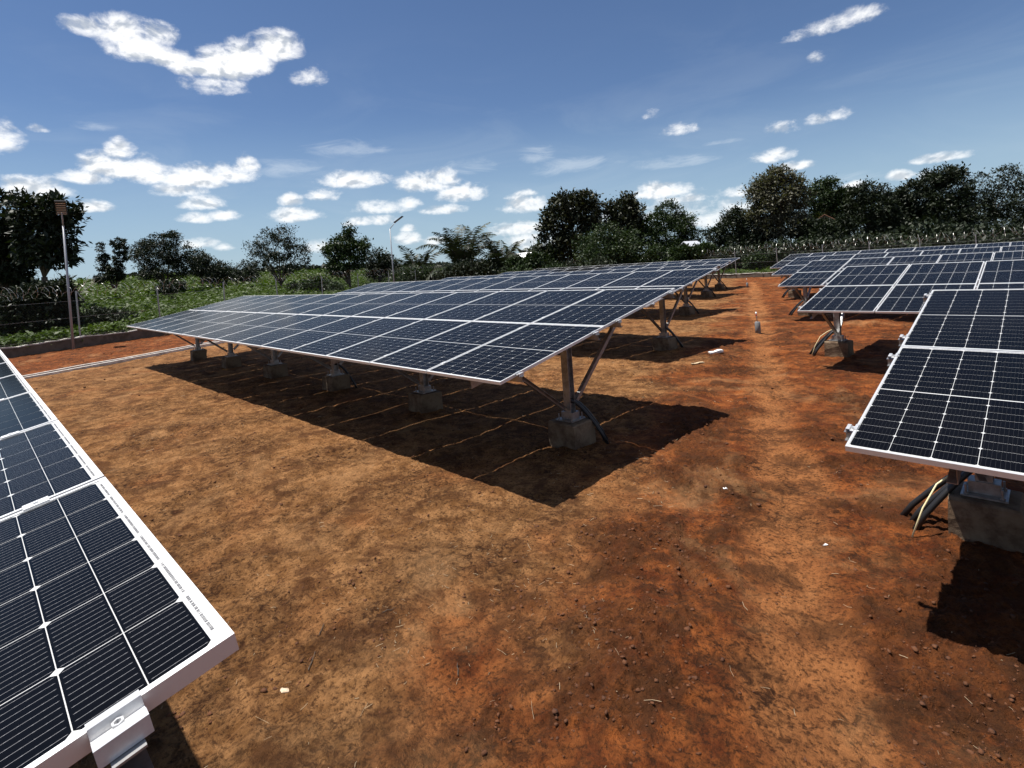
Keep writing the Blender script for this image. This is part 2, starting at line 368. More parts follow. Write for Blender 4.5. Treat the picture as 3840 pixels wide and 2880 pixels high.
def build_ground():
    th = []; a = 0.
    # angle measured leftwards from +Y; fine through the view, coarse behind
    fine = np.arange(-8, 100, .17); coarse = np.arange(100, 352, 2.0)
    th = np.radians(np.concatenate([fine, coarse])); nt = len(th)
    r = [0.35]
    while r[-1] < 4000:
        x = r[-1]; r.append(x+max(.006, x*(.0048 if x < 14 else .008 if x < 60 else .03)) if x > 1.6 else x+.15)
    r = np.array(r); nr = len(r)
    X = -np.sin(th)[None, :]*r[:, None]; Y = np.cos(th)[None, :]*r[:, None]
    Xf, Yf = X.ravel(), Y.ravel()
    Z = terrain(Xf, Yf)
    p, rd_, dk, out, _ = masks(Xf, Yf)
    V = np.stack([Xf, Yf, Z], 1); V = np.vstack([V, [[0, 0, 0]]])
    i = np.arange(nr-1)[:, None]*nt; j = np.arange(nt)[None, :]; j2 = (j+1) % nt
    F = np.stack([i+j, i+j2, i+nt+j2, i+nt+j], -1).reshape(-1, 4)[:, ::-1]
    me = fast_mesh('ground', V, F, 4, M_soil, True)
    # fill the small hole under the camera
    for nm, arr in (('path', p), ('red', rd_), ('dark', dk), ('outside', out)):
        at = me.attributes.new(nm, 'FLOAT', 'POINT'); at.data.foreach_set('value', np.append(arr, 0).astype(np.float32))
    o = link('ground', me); tag(o, 'bare red brown soil with clods, footpath and green verge', kind='structure')
    return o
build_ground()
hole = MB(); hole.add([(.5*math.cos(a), .5*math.sin(a), -.03) for a in np.linspace(0, 2*math.pi, 17)[:-1]], [tuple(range(16))])
tag(link('ground_patch', hole.mesh('ground_patch', M_soil)), 'small patch of red soil where the photographer stands', kind='structure')
def gz(x, y): return float(terrain(np.array([x]), np.array([y]))[0])

# ------------------------------------------------------------------ solar arrays
TILT, SLOPE = 0.17375, -0.0068
PW, PH, GAP, GAPY = 1.134, 1.735, .020, .007
TABLES = {'A': (-3.68, 3.49, -1.07), 'R1': (-.874, 3.468, -1.151), 'R2': (-3.217, 10.381, -1.154), 'R3': (-5.76, 16.99, -1.17), 'R4': (-8.23, 23.65, -1.16), 'R5': (-10.54, 30.10, -1.11),
          'B': (-5.92, 9.87, -1.03), 'C': (-8.78, 16.67, -1.11), 'D': (-11.47, 24.10, -1.13), 'E': (-13.09, 29.28, -1.10), 'L': (-.98, -3.14, -1.17)}

def cell_material(lb):
    m = bpy.data.materials.new('silicon_cell'); m.use_nodes = True; t = NT(m.node_tree); b = t.n['Principled BSDF']
    uv = t.node('ShaderNodeUVMap').outputs[0]; s = t.node('ShaderNodeSeparateXYZ'); t.put(s.inputs[0], uv)
    fr = t.m('FRACT', t.m('MULTIPLY', s.outputs[0], 10.))
    line = t.ramp(t.m('ABSOLUTE', t.m('SUBTRACT', fr, .5)), .014, .028, 1., 0., False)
    ends = t.ramp(t.m('ABSOLUTE', t.m('SUBTRACT', s.outputs[1], .5)), .44, .46, 1., 0., False)
    pads = t.ramp(t.m('ABSOLUTE', t.m('SUBTRACT', t.m('FRACT', t.m('MULTIPLY', s.outputs[1], 6.)), .5)), .12, .06, 0., 1.)
    f = t.m('MULTIPLY', t.m('MULTIPLY', line, ends), t.m('ADD', t.m('MULTIPLY', pads, .25), .55))
    pos = t.node('ShaderNodeNewGeometry').outputs['Position']
    base = t.mix(t.noise(pos, 1.3, 3), (.0012, .0013, .0018), (.0022, .0024, .0032))
    dust = t.ramp(t.noise(pos, 1.2, 3, .5), .35, .75, .001, .006)
    base = t.mix(dust, base, (.42, .36, .30))
    t.put(b.inputs['Base Color'], t.mix(f, base, (lb, lb, lb*1.04)))
    b.inputs['Roughness'].default_value = .5; b.inputs['Specular IOR Level'].default_value = .0
    b.inputs['Coat Weight'].default_value = .55; b.inputs['Coat IOR'].default_value = 1.27; b.inputs['Coat Roughness'].default_value = .13
    bp = t.node('ShaderNodeBump'); bp.inputs['Strength'].default_value = .05; bp.inputs['Distance'].default_value = .01
    t.put(bp.inputs['Height'], t.noise(pos, 2.2, 2)); t.l.new(bp.outputs[0], b.inputs['Coat Normal'])
    return m
M_cell = cell_material(.05); M_cell_near = cell_material(.40)
M_back = mat('white_backsheet', (.52, .52, .51), .5, coat=.4)
M_print = mat('grey_serial_print', (.10, .10, .11), .6)
CX0, CPX = .016+.0, .18385                            # cell margins and pitch
CWD, CHH, CPY = .1812, .0910, .0927
CY0 = (PH-(18*CPY-.0017+.010))/2
def cell_outline(w, h, c, flip):
    P = [(c, 0), (w-c, 0), (w, c), (w, h), (0, h), (0, c)]
    if flip: P = [(x, h-y) for x, y in P][::-1]
    return P
def cell_pos(i, j): return CX0+i*CPX, CY0+j*CPY+(.010 if j >= 9 else 0)
def cells_mesh(indices, name='cells'):
    vs, fs, uv = [], [], []
    for (i, j) in indices:
        x0, y0 = cell_pos(i, j); P = cell_outline(CWD, CHH, .009, (j % 2) == 1); b = len(vs)
        vs += [(x0+x, y0+y, -.0027) for x, y in P]; fs.append(tuple(range(b, b+6))); uv += [(x/CWD, y/CHH) for x, y in P]
    me = bpy.data.meshes.new(name); me.from_pydata(vs, [], fs); me.materials.append(M_cell)
    ul = me.uv_layers.new(name='UVMap'); ul.data.foreach_set('uv', np.array(uv, np.float32).ravel()); return me
def one_cell(flip, mt):
    P = cell_outline(CWD, CHH, .009, flip); n = 6
    vs = [(x, y, 0) for x, y in P]+[(x, y, -.0006) for x, y in P]
    fs = [tuple(range(n))]+[((i+1) % n, i, i+n, (i+1) % n+n) for i in range(n)]
    me = bpy.data.meshes.new('cell'); me.from_pydata(vs, [], fs); me.materials.append(mt)
    ul = me.uv_layers.new(name='UVMap'); uv = []
    for f in fs: uv += [(vs[k][0]/CWD, vs[k][1]/CHH) for k in f]
    ul.data.foreach_set('uv', np.array(uv, np.float32).ravel()); return me
ME_CELLS = cells_mesh([(i, j) for i in range(6) for j in range(18)])
ME_CELL = (one_cell(False, M_cell), one_cell(True, M_cell)); ME_CELL_NEAR = (one_cell(False, M_cell_near), one_cell(True, M_cell_near))
fr = MB(); fw, fd = .013, .030
for a in ((0, fw, 0, PH), (PW-fw, PW, 0, PH), (fw, PW-fw, 0, .017), (fw, PW-fw, PH-.017, PH)): fr.box(*a, -fd, 0)
for a in ((fw, .03, fw, PH-fw), (PW-.03, PW-fw, fw, PH-fw)): fr.box(*a, -fd, -fd+.002)
ME_FRAME = fr.mesh('panel_frame', M_alu)
bm_ = MB(); bm_.box(fw, PW-fw, fw, PH-fw, -.008, -.0030); ME_BACK = bm_.mesh('backsheet', M_back)
sp = MB(); x = .05; rs = random.Random(4)
while x < PW-.05:                                     # serial strip printed along the upper margin
    w_ = rs.choice((.002, .003, .005, .006)); 
    if int(x/.185) != int((x+.012)/.185): x += .02; continue
    yb = PH-.0215
    sp.add([(x, yb, -.0027), (x+w_, yb, -.0027), (x+w_, yb+.006*rs.choice((1, .6, 1)), -.0027), (x, yb+.006, -.0027)], [(0, 1, 2, 3)]); x += w_+rs.choice((.0015, .002, .004))
ME_SERIAL = sp.mesh('serial_print', M_print)
# end clamp, profile in x (outwards) and z, run along y
prof = [(-.013, .001), (-.013, .004), (.003, .004), (.006, -.012), (.024, -.012), (.027, -.002), (.046, -.002), (.046, -.030), (.043, -.030), (.043, -.005), (.029, -.005), (.026, -.015), (.003, -.015), (.000, .001)]
def end_clamp(sign):
    m = MB(); P = [(x*sign, z) for x, z in prof]
    if sign < 0: P = P[::-1]
    m.extrude(P, .066, Matrix.Translation((0, -.033, 0)))
    cx = .015*sign
    ring = [(cx+.0085*math.cos(a), .0085*math.sin(a)) for a in np.linspace(0, 2*math.pi, 7)[:-1]]; inner = [(cx+.005*math.cos(a), .005*math.sin(a)) for a in np.linspace(0, 2*math.pi, 7)[:-1]]
    vs = [(x, y, -.012) for x, y in ring]+[(x, y, -.003) for x, y in ring]+[(x, y, -.003) for x, y in inner]+[(x, y, -.009) for x, y in inner]
    fs = [(i, (i+1) % 6, (i+1) % 6+6, i+6) for i in range(6)]+[(i+6, (i+1) % 6+6, (i+1) % 6+12, i+12) for i in range(6)]+[(i+12, (i+1) % 6+12, (i+1) % 6+18, i+18) for i in range(6)]+[tuple(range(18, 24))]
    m.add(vs, fs); return m.mesh('end_clamp', M_alu_raw)
ME_ENDC = {1: end_clamp(1), -1: end_clamp(-1)}
mc = MB(); mc.box(-.021, .021, -.030, .030, .0006, .0036); mc.box(-.0095, .0095, -.030, .030, -.03, .0006)
mc.box(-.006, .006, -.006, .006, .0036, .008); ME_MIDC = mc.mesh('mid_clamp', M_alu)
RAILS = (.25, 1.53, 2.0, 3.31)
NCOL = {'R1': 8}
POST_S = {'R1': .45, 'R2': .17, 'R3': .22, 'R4': .3, 'R5': .3}
bl_ = random.Random(11)
def footing_mesh(seed):
    rr = random.Random(seed); m = MB(); w = .20
    top = [( -w, -w), (w, -w), (w, w), (-w, w)]
    n = 5; vs = []; 
    for k, z in enumerate((-.3, .0, .14, .28, .30)):
        s = 1.0 if k < 4 else .95
        for (x, y) in top:
            vs.append((x*s+rr.uniform(-.012, .012), y*s+rr.uniform(-.012, .012), z+rr.uniform(-.01, .01)*(k > 2)))
    fs = [(k*4+i, k*4+(i+1) % 4, (k+1)*4+(i+1) % 4, (k+1)*4+i) for k in range(4) for i in range(4)]+[(16, 17, 18, 19)]
    m.add(vs, fs); return m.mesh('footing', M_concrete)
ME_FOOT = [footing_mesh(i) for i in range(3)]
pl = MB(); pl.box(-.13, .13, -.13, .13, .302, .314)
ME_PLATE = pl.mesh('base_plate', M_galv)
bt = MB()
bt.tube([(0, 0, .31), (0, 0, .38)], .008, 6); bt.tube([(0, 0, .3145), (0, 0, .328)], .016, 6); ME_BOLT = bt.mesh('anchor_bolt', M_galv)

LABELS = {
 'A': 'long solar array in the middle of the photo, over the biggest shadow',
 'B': 'second solar array left of the aisle, directly behind the long middle one',
 'C': 'third solar array left of the aisle, two rows behind the long middle one',
 'D': 'fourth solar array left of the aisle, second from the far fence',
 'E': 'farthest solar array left of the aisle, next to the far boundary wall',
 'L': 'foreground solar array cut by the left edge, big bolted clamp on its corner',
 'R1': 'nearest solar array right of the aisle, cut by the right edge, large dark cells',
 'R2': 'second solar array right of the aisle, with a sunlit white post on a concrete block',
 'R3': 'third solar array on the right side of the aisle, middle one of the five',
 'R4': 'fourth solar array on the right side of the aisle, just before the farthest',
 'R5': 'farthest solar array on the right side of the aisle, nearest the razor wire fence'}
ct, st = math.cos(TILT), math.sin(TILT)
def build_table(key):
    ox, oy, oz = TABLES[key]; oz += CAM_H
    right = key[0] == 'R'; sgn = 1 if right else -1
    n = NCOL.get(key, 14)
    root = empty('solar_array', (ox, oy, 0))
    tag(root, LABELS[key], 'solar array', 'tilted solar arrays in rows either side of the aisle')
    base = Matrix.Translation((0, 0, oz)) @ Matrix.Rotation(-SLOPE, 4, 'Y') @ Matrix.Rotation(TILT, 4, 'X')
    def at(s, t, off=0.): return base @ Vector((s, t, off))
    def put(name, me, s, t, off=0., parent=root, jig=0.):
        o = link(name, me); o.parent = parent
        o.matrix_local = (base if parent is root else Matrix.Identity(4)) @ Matrix.Translation((s, t, off)) @ Matrix.Rotation(jig, 4, 'Y')
        return o
    detail = {'L': {(0, 1), (1, 1)}, 'R1': {(0, 0), (0, 1)}, 'A': {(0, 0), (0, 1)}, 'R2': {(0, 0), (0, 1)}}.get(key, set())
    for c in range(n):
        s0 = c*(PW+GAP) if right else -(c+1)*PW-c*GAP
        for r_ in range(2):
            t0 = r_*(PH+GAPY)
            p = put('solar_panel', ME_FRAME, s0, t0, bl_.uniform(-.0008, .0008), jig=bl_.uniform(-.0012, .0012))
            put('backsheet', ME_BACK, 0, 0, 0, p)
            if key in ('L', 'R1', 'A'): put('serial_strip', ME_SERIAL, 0, 0, 0, p)['kind'] = 'stuff'
            if (c, r_) in detail:
                for i in range(6):
                    for j in range(18):
                        x0, y0 = cell_pos(i, j); put('cell', (ME_CELL_NEAR if key == 'L' else ME_CELL)[j % 2], x0, y0, -.0027, p)
            else: put('cell_matrix', ME_CELLS, 0, 0, 0, p)
            for rail in RAILS[2*r_:2*r_+2]:
                if c < n-1 and (c < 7 or key == 'A'):
                    put('mid_clamp', ME_MIDC, s0+(PW+GAP/2 if right else -GAP/2), rail)
    W = n*PW+(n-1)*GAP
    for rail in RAILS:
        put('end_clamp', ME_ENDC[-sgn], 0, rail); put('end_clamp', ME_ENDC[sgn], sgn*W, rail)
        m = MB(); m.channel(at(-.06*sgn, rail, -.060), at(sgn*(W+.06), rail, -.060), .041, .058, .0035, up=at(0, 0, 1)-at(0, 0, 0), side=1)
        link('purlin', m.mesh('purlin', M_galv), root)
    first = POST_S.get(key, .6); k = 6 if n == 14 else 3; step = (W-2*.6)/5 if n == 14 else 3.0
    if key == 'L': pass
    for q in range(k):
        s = sgn*(first+q*step)
        P0 = at(s, 1.74); x0 = P0.x; y0 = 1.72; g0 = gz(ox+x0, oy+y0)*.5
        nrm = at(0, 0, 1)-at(0, 0, 0)
        m = MB(); m.channel(at(s, .12, -.137), at(s, 3.36, -.137), .05, .092, .005, up=nrm, side=-1); link('rafter', m.mesh('rafter', M_galv), root)
        f = link('footing', ME_FOOT[q % 3], root, loc=(x0, y0, g0-.005))
        if q: f.rotation_euler[2] = bl_.uniform(-.1, .1)
        b = link('base_plate', ME_PLATE, root, loc=(x0, y0, g0))
        for dx, dy in ((-.1, -.1), (.1, -.1), (.1, .1), (-.1, .1)): link('anchor_bolt', ME_BOLT, b, loc=(dx, dy, 0))
        topz = at(s, 1.74, -.185).z; h = .05
        m = MB()
        m.box(x0-h, x0+h, y0-h, y0-h+.008, g0+.3145, topz+.0); m.box(x0-h, x0+h, y0+h-.008, y0+h, g0+.3145, topz+.015); m.box(x0-.004, x0+.004, y0-h+.0082, y0+h-.0082, g0+.3145, topz)
        link('post', m.mesh('post', M_galv), root)
        m = MB(); m.box(x0-.055, x0+.055, y0-.13, y0+.13, topz-.02, topz+.04); link('gusset', m.mesh('gusset', M_galv), root); m = MB(); m.box(x0-.09, x0+.09, y0-.065, y0+.065, g0+.3148, g0+.40); link('post_shoe', m.mesh('post_shoe', M_galv), root)
        e1 = at(s, .72, -.21); e2 = at(s, 2.98, -.21)
        m = MB(); m.channel((x0, y0-.08, g0+.44), e1, .045, .045, .004, side=-1); link('front_brace', m.mesh('front_brace', M_galv), root)
        m = MB(); m.channel((x0, y0+.08, g0+.47), e2, .05, .05, .004, side=-1); link('rear_brace', m.mesh('rear_brace', M_galv), root)
        m = MB(); m.box(e2.x-.035, e2.x+.035, e2.y-.06, e2.y+.07, e2.z-.06, e2.z+.055); link('bracket', m.mesh('bracket', M_galv), root); m = MB(); m.box(e1.x-.035, e1.x+.035, e1.y-.06, e1.y+.07, e1.z-.06, e1.z+.05); link('bracket', m.mesh('bracket', M_galv), root)
        if q == 0 or q == 2:
            if right: tgt = [(-.46, -.12), (-.41, -.20), (-.52, -.05)]
            else: tgt = [(.30, .30), (.36, .24), (.26, .36)]
            for qi, (dx, dy) in enumerate(tgt if q == 0 else tgt[:1]):
                pts = []
                for u in np.linspace(0, 1, 9):
                    hx = x0+dx*min(1, u*1.05)*(.25+.75*u); hy = y0+dy*u
                    pts.append((hx, hy, g0+.52*(1-u**2.2)-.03*u+.01*qi))
                m = MB(); m.tube(pts, .021, 8); link('conduit', m.mesh('conduit', M_pipe, True), root)
    if key in ('R1', 'R2'):
        x0 = at(first, 0).x
        pts = [(x0-.02, 1.70, .55), (x0-.14, 1.62, .50), (x0-.25, 1.50, .41), (x0-.33, 1.42, .24), (x0-.40, 1.38, .02)]
        m = MB(); m.tube(pts, .0065, 6); tag(link('earth_cable', m.mesh('earth_cable', M_cable, True), root), 'cream coloured loose cable')
    return root
for k_ in TABLES: build_table(k_)

# ------------------------------------------------------------------ boundary walls, drain, fence
def wall(a, b, h, th, name, label, mt, parent_top=True):
    a, b = np.array(a, float), np.array(b, float); L = np.linalg.norm(b-a); d = (b-a)/L; nrm = np.array([-d[1], d[0]])
    root = empty(name, (a[0], a[1], 0)); n = int(L/.35); rr = np.random.default_rng(3)
    us = np.linspace(0, L, n+1); V = []; F = []
    hv = h+(vnoise(us*.8, us*0+3, 4)-.5)*.06+(vnoise(us*4, us*0+8, 5)-.5)*.05
    for i, u in enumerate(us):
        c = d*u; 
        for (o_, z) in ((-th/2, -.4), (-th/2, hv[i]-.05), (th/2, hv[i]-.05), (th/2, -.4)):
            V.append((c[0]+nrm[0]*o_, c[1]+nrm[1]*o_, z))
    for i in range(n):
        for k in range(4): F.append((i*4+k, i*4+(k+1) % 4, (i+1)*4+(k+1) % 4, (i+1)*4+k))
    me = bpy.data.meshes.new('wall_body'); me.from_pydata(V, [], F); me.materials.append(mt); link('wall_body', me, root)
    V = []; F = []
    for i, u in enumerate(us):
        c = d*u; e = rr.uniform(-.015, .015)
        for (o_, z) in ((-th/2-.02+e, hv[i]-.047), (-th/2-.02+e, hv[i]+e), (th/2+.02, hv[i]+e*.5), (th/2+.02, hv[i]-.047)):
            V.append((c[0]+nrm[0]*o_, c[1]+nrm[1]*o_, z))
    for i in range(n):
        for k in range(4): F.append((i*4+k, i*4+(k+1) % 4, (i+1)*4+(k+1) % 4, (i+1)*4+k))
    me = bpy.data.meshes.new('coping'); me.from_pydata(V, [], F); me.materials.append(M_lime); link('coping', me, root)
    return tag(root, label, 'wall')
def lx(y): return WX0+WSL*(y-WY0)
COR = (lx(FAR_Y), FAR_Y)
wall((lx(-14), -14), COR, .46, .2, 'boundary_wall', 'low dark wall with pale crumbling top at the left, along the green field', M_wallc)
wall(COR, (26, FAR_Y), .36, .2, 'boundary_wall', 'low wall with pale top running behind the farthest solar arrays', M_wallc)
def drain():
    a, b = np.array(ground_at(95, 1420)), np.array(ground_at(834, 1283)); d = (b-a)/np.linalg.norm(b-a); a = a-d*14; b = b+d*38
    nrm = np.array([-d[1], d[0]]); root = empty('drain_channel', (a[0], a[1], 0)); L = np.linalg.norm(b-a); n = 90
    for side in (-1, 1):
        V, F = [], []
        for i in range(n+1):
            c = d*(L*i/n)
            for o_, z in ((-.045, -.3), (-.045, .075), (.045, .075), (.045, -.3)):
                q = side*.26+o_+(vnoise(np.array([i*.3]), np.array([side*9.]), 2)[0]-.5)*.05; V.append((c[0]+nrm[0]*q, c[1]+nrm[1]*q, z+(vnoise(np.array([i*.5]), np.array([side*4.]), 7)[0]-.5)*.03))
        for i in range(n):
            for k in range(4): F.append((i*4+k, i*4+(k+1) % 4, (i+1)*4+(k+1) % 4, (i+1)*4+k))
        me = bpy.data.meshes.new('drain_edge'); me.from_pydata(V, [], F); me.materials.append(M_drain); link('drain_edge', me, root)
    tag(root, 'shallow open drain with two pale concrete edges left of the middle array', 'drain')
drain()

def fence(name, label, a, b, posts, h0, h1):
    a, b = np.array(a, float), np.array(b, float); L = np.linalg.norm(b-a); d = (b-a)/L; nrm = np.array([-d[1], d[0]])
    root = empty(name, (a[0], a[1], 0)); tag(root, label, 'fence')
    def P(u, o_=0., z=0.): return (d[0]*u+nrm[0]*o_, d[1]*u+nrm[1]*o_, z)
    H = lambda u: h0+(h1-h0)*u/L
    pm = MB(); pm.channel((0, 0, 0), (0, 0, 1), .05, .05, .006, up=(1, 0, 0)); pme = pm.mesh('fence_post', M_galv)
    for u in posts:
        o = link('fence_post', pme, root, loc=P(u, 0, .2)); o.scale = (1, 1, H(u)-.2+.12); o.rotation_euler = (random.uniform(-.02, .02), random.uniform(-.02, .02), math.atan2(d[1], d[0]))
    # woven wire and straining lines
    m = MB(); 
    def prism(p, q, r_):
        p, q = np.array(p), np.array(q); vs = []
        for e in (p, q):
            for k in range(3):
                an = 2*math.pi*k/3; vs.append((e[0]+nrm[0]*r_*math.cos(an), e[1]+nrm[1]*r_*math.cos(an), e[2]+r_*math.sin(an)))
        m.add(vs, [(0, 1, 4, 3), (1, 2, 5, 4), (2, 0, 3, 5)])
    u = 0.; sp_ = .11
    while u < L-1.6:
        prism(P(u, 0, .45), P(u+1.6, 0, .45+1.6), .0014); prism(P(u+1.6, .005, .45), P(u, .005, .45+1.6), .0014); u += sp_
    link('wire_mesh', m.mesh('wire_mesh', M_mesh), root)
    m = MB()
    for z in (.5, 1.3, 2.0):
        for i in range(len(posts)-1): prism((*P(posts[i])[:2], z*H(posts[i])/2.3), (*P(posts[i+1])[:2], z*H(posts[i+1])/2.3), .004)
    link('line_wire', m.mesh('line_wire', M_wire), root)
    # concertina razor coil on top, with its blades
    V, F = [], []; N = 14; pitch = .34; turns = int(L/pitch); rr = random.Random(5)
    rad = .25
    pts = []
    for i in range(turns*N+1):
        an = 2*math.pi*i/N; u = i/N*pitch+.17*math.sin(an*.5+(i//N)*1.7)*.8
        r_ = rad*(1+.22*math.sin(i/N*2.3)+.1*math.sin(i/N*.71))
        pts.append(np.array(P(min(max(u, 0), L), math.cos(an)*r_, H(min(u, L))+.12+.05*math.sin(u*.9)+math.sin(an)*r_)))
    for i, p in enumerate(pts):
        tdir = pts[min(i+1, len(pts)-1)]-pts[max(i-1, 0)]; tdir /= np.linalg.norm(tdir)+1e-9; s_ = np.cross(tdir, [nrm[0], nrm[1], .3]); s_ /= np.linalg.norm(s_)+1e-9
        V += [tuple(p+s_*.006), tuple(p-s_*.006)]
        if i: F.append((2*i-2, 2*i-1, 2*i+1, 2*i))
    for i in range(0, len(pts)-1):
        if rr.random() < .22:
            p = pts[i]; w_ = .012+.02*rr.random(); ang = rr.uniform(0, 3); e = np.array([d[0]*math.cos(ang), d[1]*math.cos(ang), math.sin(ang)]); f_ = np.array([-d[0]*math.sin(ang), -d[1]*math.sin(ang), math.cos(ang)])
            b_ = len(V); V += [tuple(p-e*w_*1.4), tuple(p-f_*w_*.45), tuple(p+e*w_*1.4), tuple(p+f_*w_*.45)]; F.append((b_, b_+1, b_+2, b_+3))
    me = bpy.data.meshes.new('razor_coil'); me.from_pydata(V, [], F); me.materials.append(M_wire); link('razor_coil', me, root)
    # scraps of white plastic caught in the coil
    V, F = [], []
    for i in range(int(L*.75)):
        u = rr.uniform(0, L); p = np.array(P(u, rr.uniform(-.2, .2), H(u)+.12+rr.uniform(-.25, .2))); w_ = rr.uniform(.02, .055); b_ = len(V)
        q = [p+np.array([rr.uniform(-1, 1), rr.uniform(-1, 1), rr.uniform(-1, 1)])*w_ for _ in range(4)]; V += [tuple(x) for x in q]; F += [(b_, b_+1, b_+2), (b_, b_+2, b_+3)]
    me = bpy.data.meshes.new('caught_scraps'); me.from_pydata(V, [], F); me.materials.append(M_white); o = link('caught_scraps', me, root); o['kind'] = 'stuff'
dl = np.array([lx(1), 1.])-np.array([lx(0), 0.]); ul = np.linalg.norm(dl)
Y0f = -13.
posts_l = [(y-Y0f)*ul for y in [3.7-3.53*k for k in range(4, 0, -1)]+[3.7, 7.12, 10.6, 14.16, 17.78, 21.36, 24.9, 28.49, 31.96, 36.0, 39.6, 42.8]]
fence('razor_wire_fence', 'post and wire fence with razor coil, on the left wall before the green field', (lx(Y0f), Y0f), COR, posts_l, 2.45, 2.36)
xs_ = [COR[0], -41.6, -38.2, -35., -32.0, -28.3, -24.4, -20.9, -17.5, -14.4, -11.4, -8.6, -5.9, -3.2, -.6, 2.2, 5., 8., 11., 14., 17.]
fence('razor_wire_fence', 'post and wire fence with razor coil behind the farthest arrays, below the dark trees', COR, (17, FAR_Y), [x-COR[0] for x in xs_], 2.22, 1.84)

# ------------------------------------------------------------------ lamps, markers, litter
def street_lamp(x, y, h, yaw, label):
    root = empty('street_lamp', (x, y, 0)); tag(root, label, 'street lamp', 'solar street lamps along the left boundary')
    c, s = math.cos(yaw), math.sin(yaw)
    m = MB(); m.tube([(0, 0, -.2), (0, 0, 2.5), (0, 0, h-.55)], [.055, .048, .038], 10); link('pole', m.mesh('pole', M_pole, True), root)
    tip = Vector((c*.55, s*.55, h)); st_ = Vector((0, 0, h-.56))
    m = MB(); m.tube([st_, st_+Vector((c*.12, s*.12, .13)), tip], .027, 8); link('lamp_arm', m.mesh('lamp_arm', M_pole, True), root)
    L = .82; up = .55
    dirv = Vector((c*math.cos(up), s*math.cos(up), math.sin(up))); side = Vector((-s, c, 0)); nn = dirv.cross(side)
    M = Matrix(((side.x, dirv.x, nn.x, tip.x), (side.y, dirv.y, nn.y, tip.y), (side.z, dirv.z, nn.z, tip.z), (0, 0, 0, 1)))
    m = MB(); m.box(-.19, .19, -.10, L-.10, -.02, .03, M); hd = link('lamp_head', m.mesh('lamp_head', M_lampdark), root)
    zz = .031 if nn.z < 0 else -.025
    for k in range(5):
        m = MB(); y0 = -.02+k*.145; m.box(-.16, .16, y0, y0+.026, zz, zz+.004, M); link('light_strip', m.mesh('light_strip', M_white), hd)
    m = MB(); m.box(-.18, .18, -.16, -.08, -.035, .045, M); link('head_bracket', m.mesh('head_bracket', M_pole), root)
street_lamp(-30.35, 3.36, 5.95, math.radians(-8), 'tall street lamp at far left, in front of the big broad leaved tree')
street_lamp(-38.3, 25.2, 6.55, math.radians(38), 'street lamp farther off, between the round tree and the palms, head tilted to the sky')

def marker(x, y, label, k=1.):
    root = empty('marker_post', (x, y, gz(x, y)-.01)); tag(root, label, 'marker post', 'short marker posts in the aisle')
    m = MB(); m.tube([(0, 0, -.1), (0, 0, .30*k), (.0, 0, .32*k)], [.07*k, .068*k, .05*k], 12); link('pipe_base', m.mesh('pipe_base', M_rodbase, True), root)
    m = MB(); m.tube([(0, .0, .30*k), (-.02, 0, .53*k)], .011*k, 6); link('rod', m.mesh('rod', M_rodbase, True), root)
    m = MB(); m.tube([(-.02, 0, .505*k), (-.02, 0, .575*k)], [.024*k, .02*k], 8); link('cap', m.mesh('cap', M_white, True), root)
    m = MB(); m.tube([(-.02, 0, .47*k), (-.02, 0, .504*k)], .025*k, 8); link('band', m.mesh('band', M_redp, True), root)
marker(*ground_at(2843, 1248), 'short grey marker post with white cap, the nearer one in the aisle')
marker(*ground_at(2803, 1078), 'short grey marker post far up the aisle near the far wall', .9)

def scrap(px, size, label, cat, name, mt, thick=.02, rz=0., seed=1, shape='box'):
    x, y = ground_at(*px); z = gz(x, y); rr = random.Random(seed); m = MB()
    if shape == 'box':
        n = 5; P = []
        for i in range(n+1): P.append((-size[0]/2+size[0]*i/n, -size[1]/2+rr.uniform(-.01, .01)))
        for i in range(n, -1, -1): P.append((-size[0]/2+size[0]*i/n, size[1]/2+rr.uniform(-.01, .01)))
    else:
        P = [(size[0]/2*math.cos(a)*(1+.12*math.sin(3*a)), size[1]/2*math.sin(a)*(1+rr.uniform(-.08, .08))) for a in np.linspace(0, 2*math.pi, 15)[:-1]]
    k = len(P); vs = [(a, b, .0+.12*size[1]*math.sin(7*a/size[0])) for a, b in P]; vs2 = [(a, b, c+thick) for a, b, c in vs]
    m.add(vs+vs2, [tuple(range(k))[::-1], tuple(range(k, 2*k))]+[(i, (i+1) % k, (i+1) % k+k, i+k) for i in range(k)])
    o = link(name, m.mesh(name, mt)); o.location = (x, y, z+.004); o.rotation_euler = (rr.uniform(-.1, .1), rr.uniform(-.1, .1), rz); tag(o, label, cat)
M_leafdry = mat('dry_leaf', (.62, .50, .36), .7, var=(60, (.36, .24, .15), .8))
scrap((2685, 1328), (.30, .10), 'white foam offcut lying in the aisle, between two array shadows', 'scrap', 'foam_offcut', M_white, .04, math.radians(50))
scrap((2720, 1848), (.034, .018), 'tiny white paper shred on the bare soil near the aisle path', 'litter', 'paper_shred', M_white, .004, .7, 3)
scrap((1066, 2590), (.052, .040), 'pale dry fallen leaf lying alone at bottom left of centre', 'leaf', 'fallen_leaf', M_leafdry, .002, .4, 4, 'oval')
scrap((2617, 1370), (.26, .06), 'brown wood sliver on the soil below the white foam offcut', 'stick', 'wood_sliver', M_straw, .015, math.radians(55), 9)
scrap((3095, 2035), (.034, .011), 'small curled white strip beside the path on the right', 'litter', 'plastic_strip', M_white, .004, 1.4, 6)

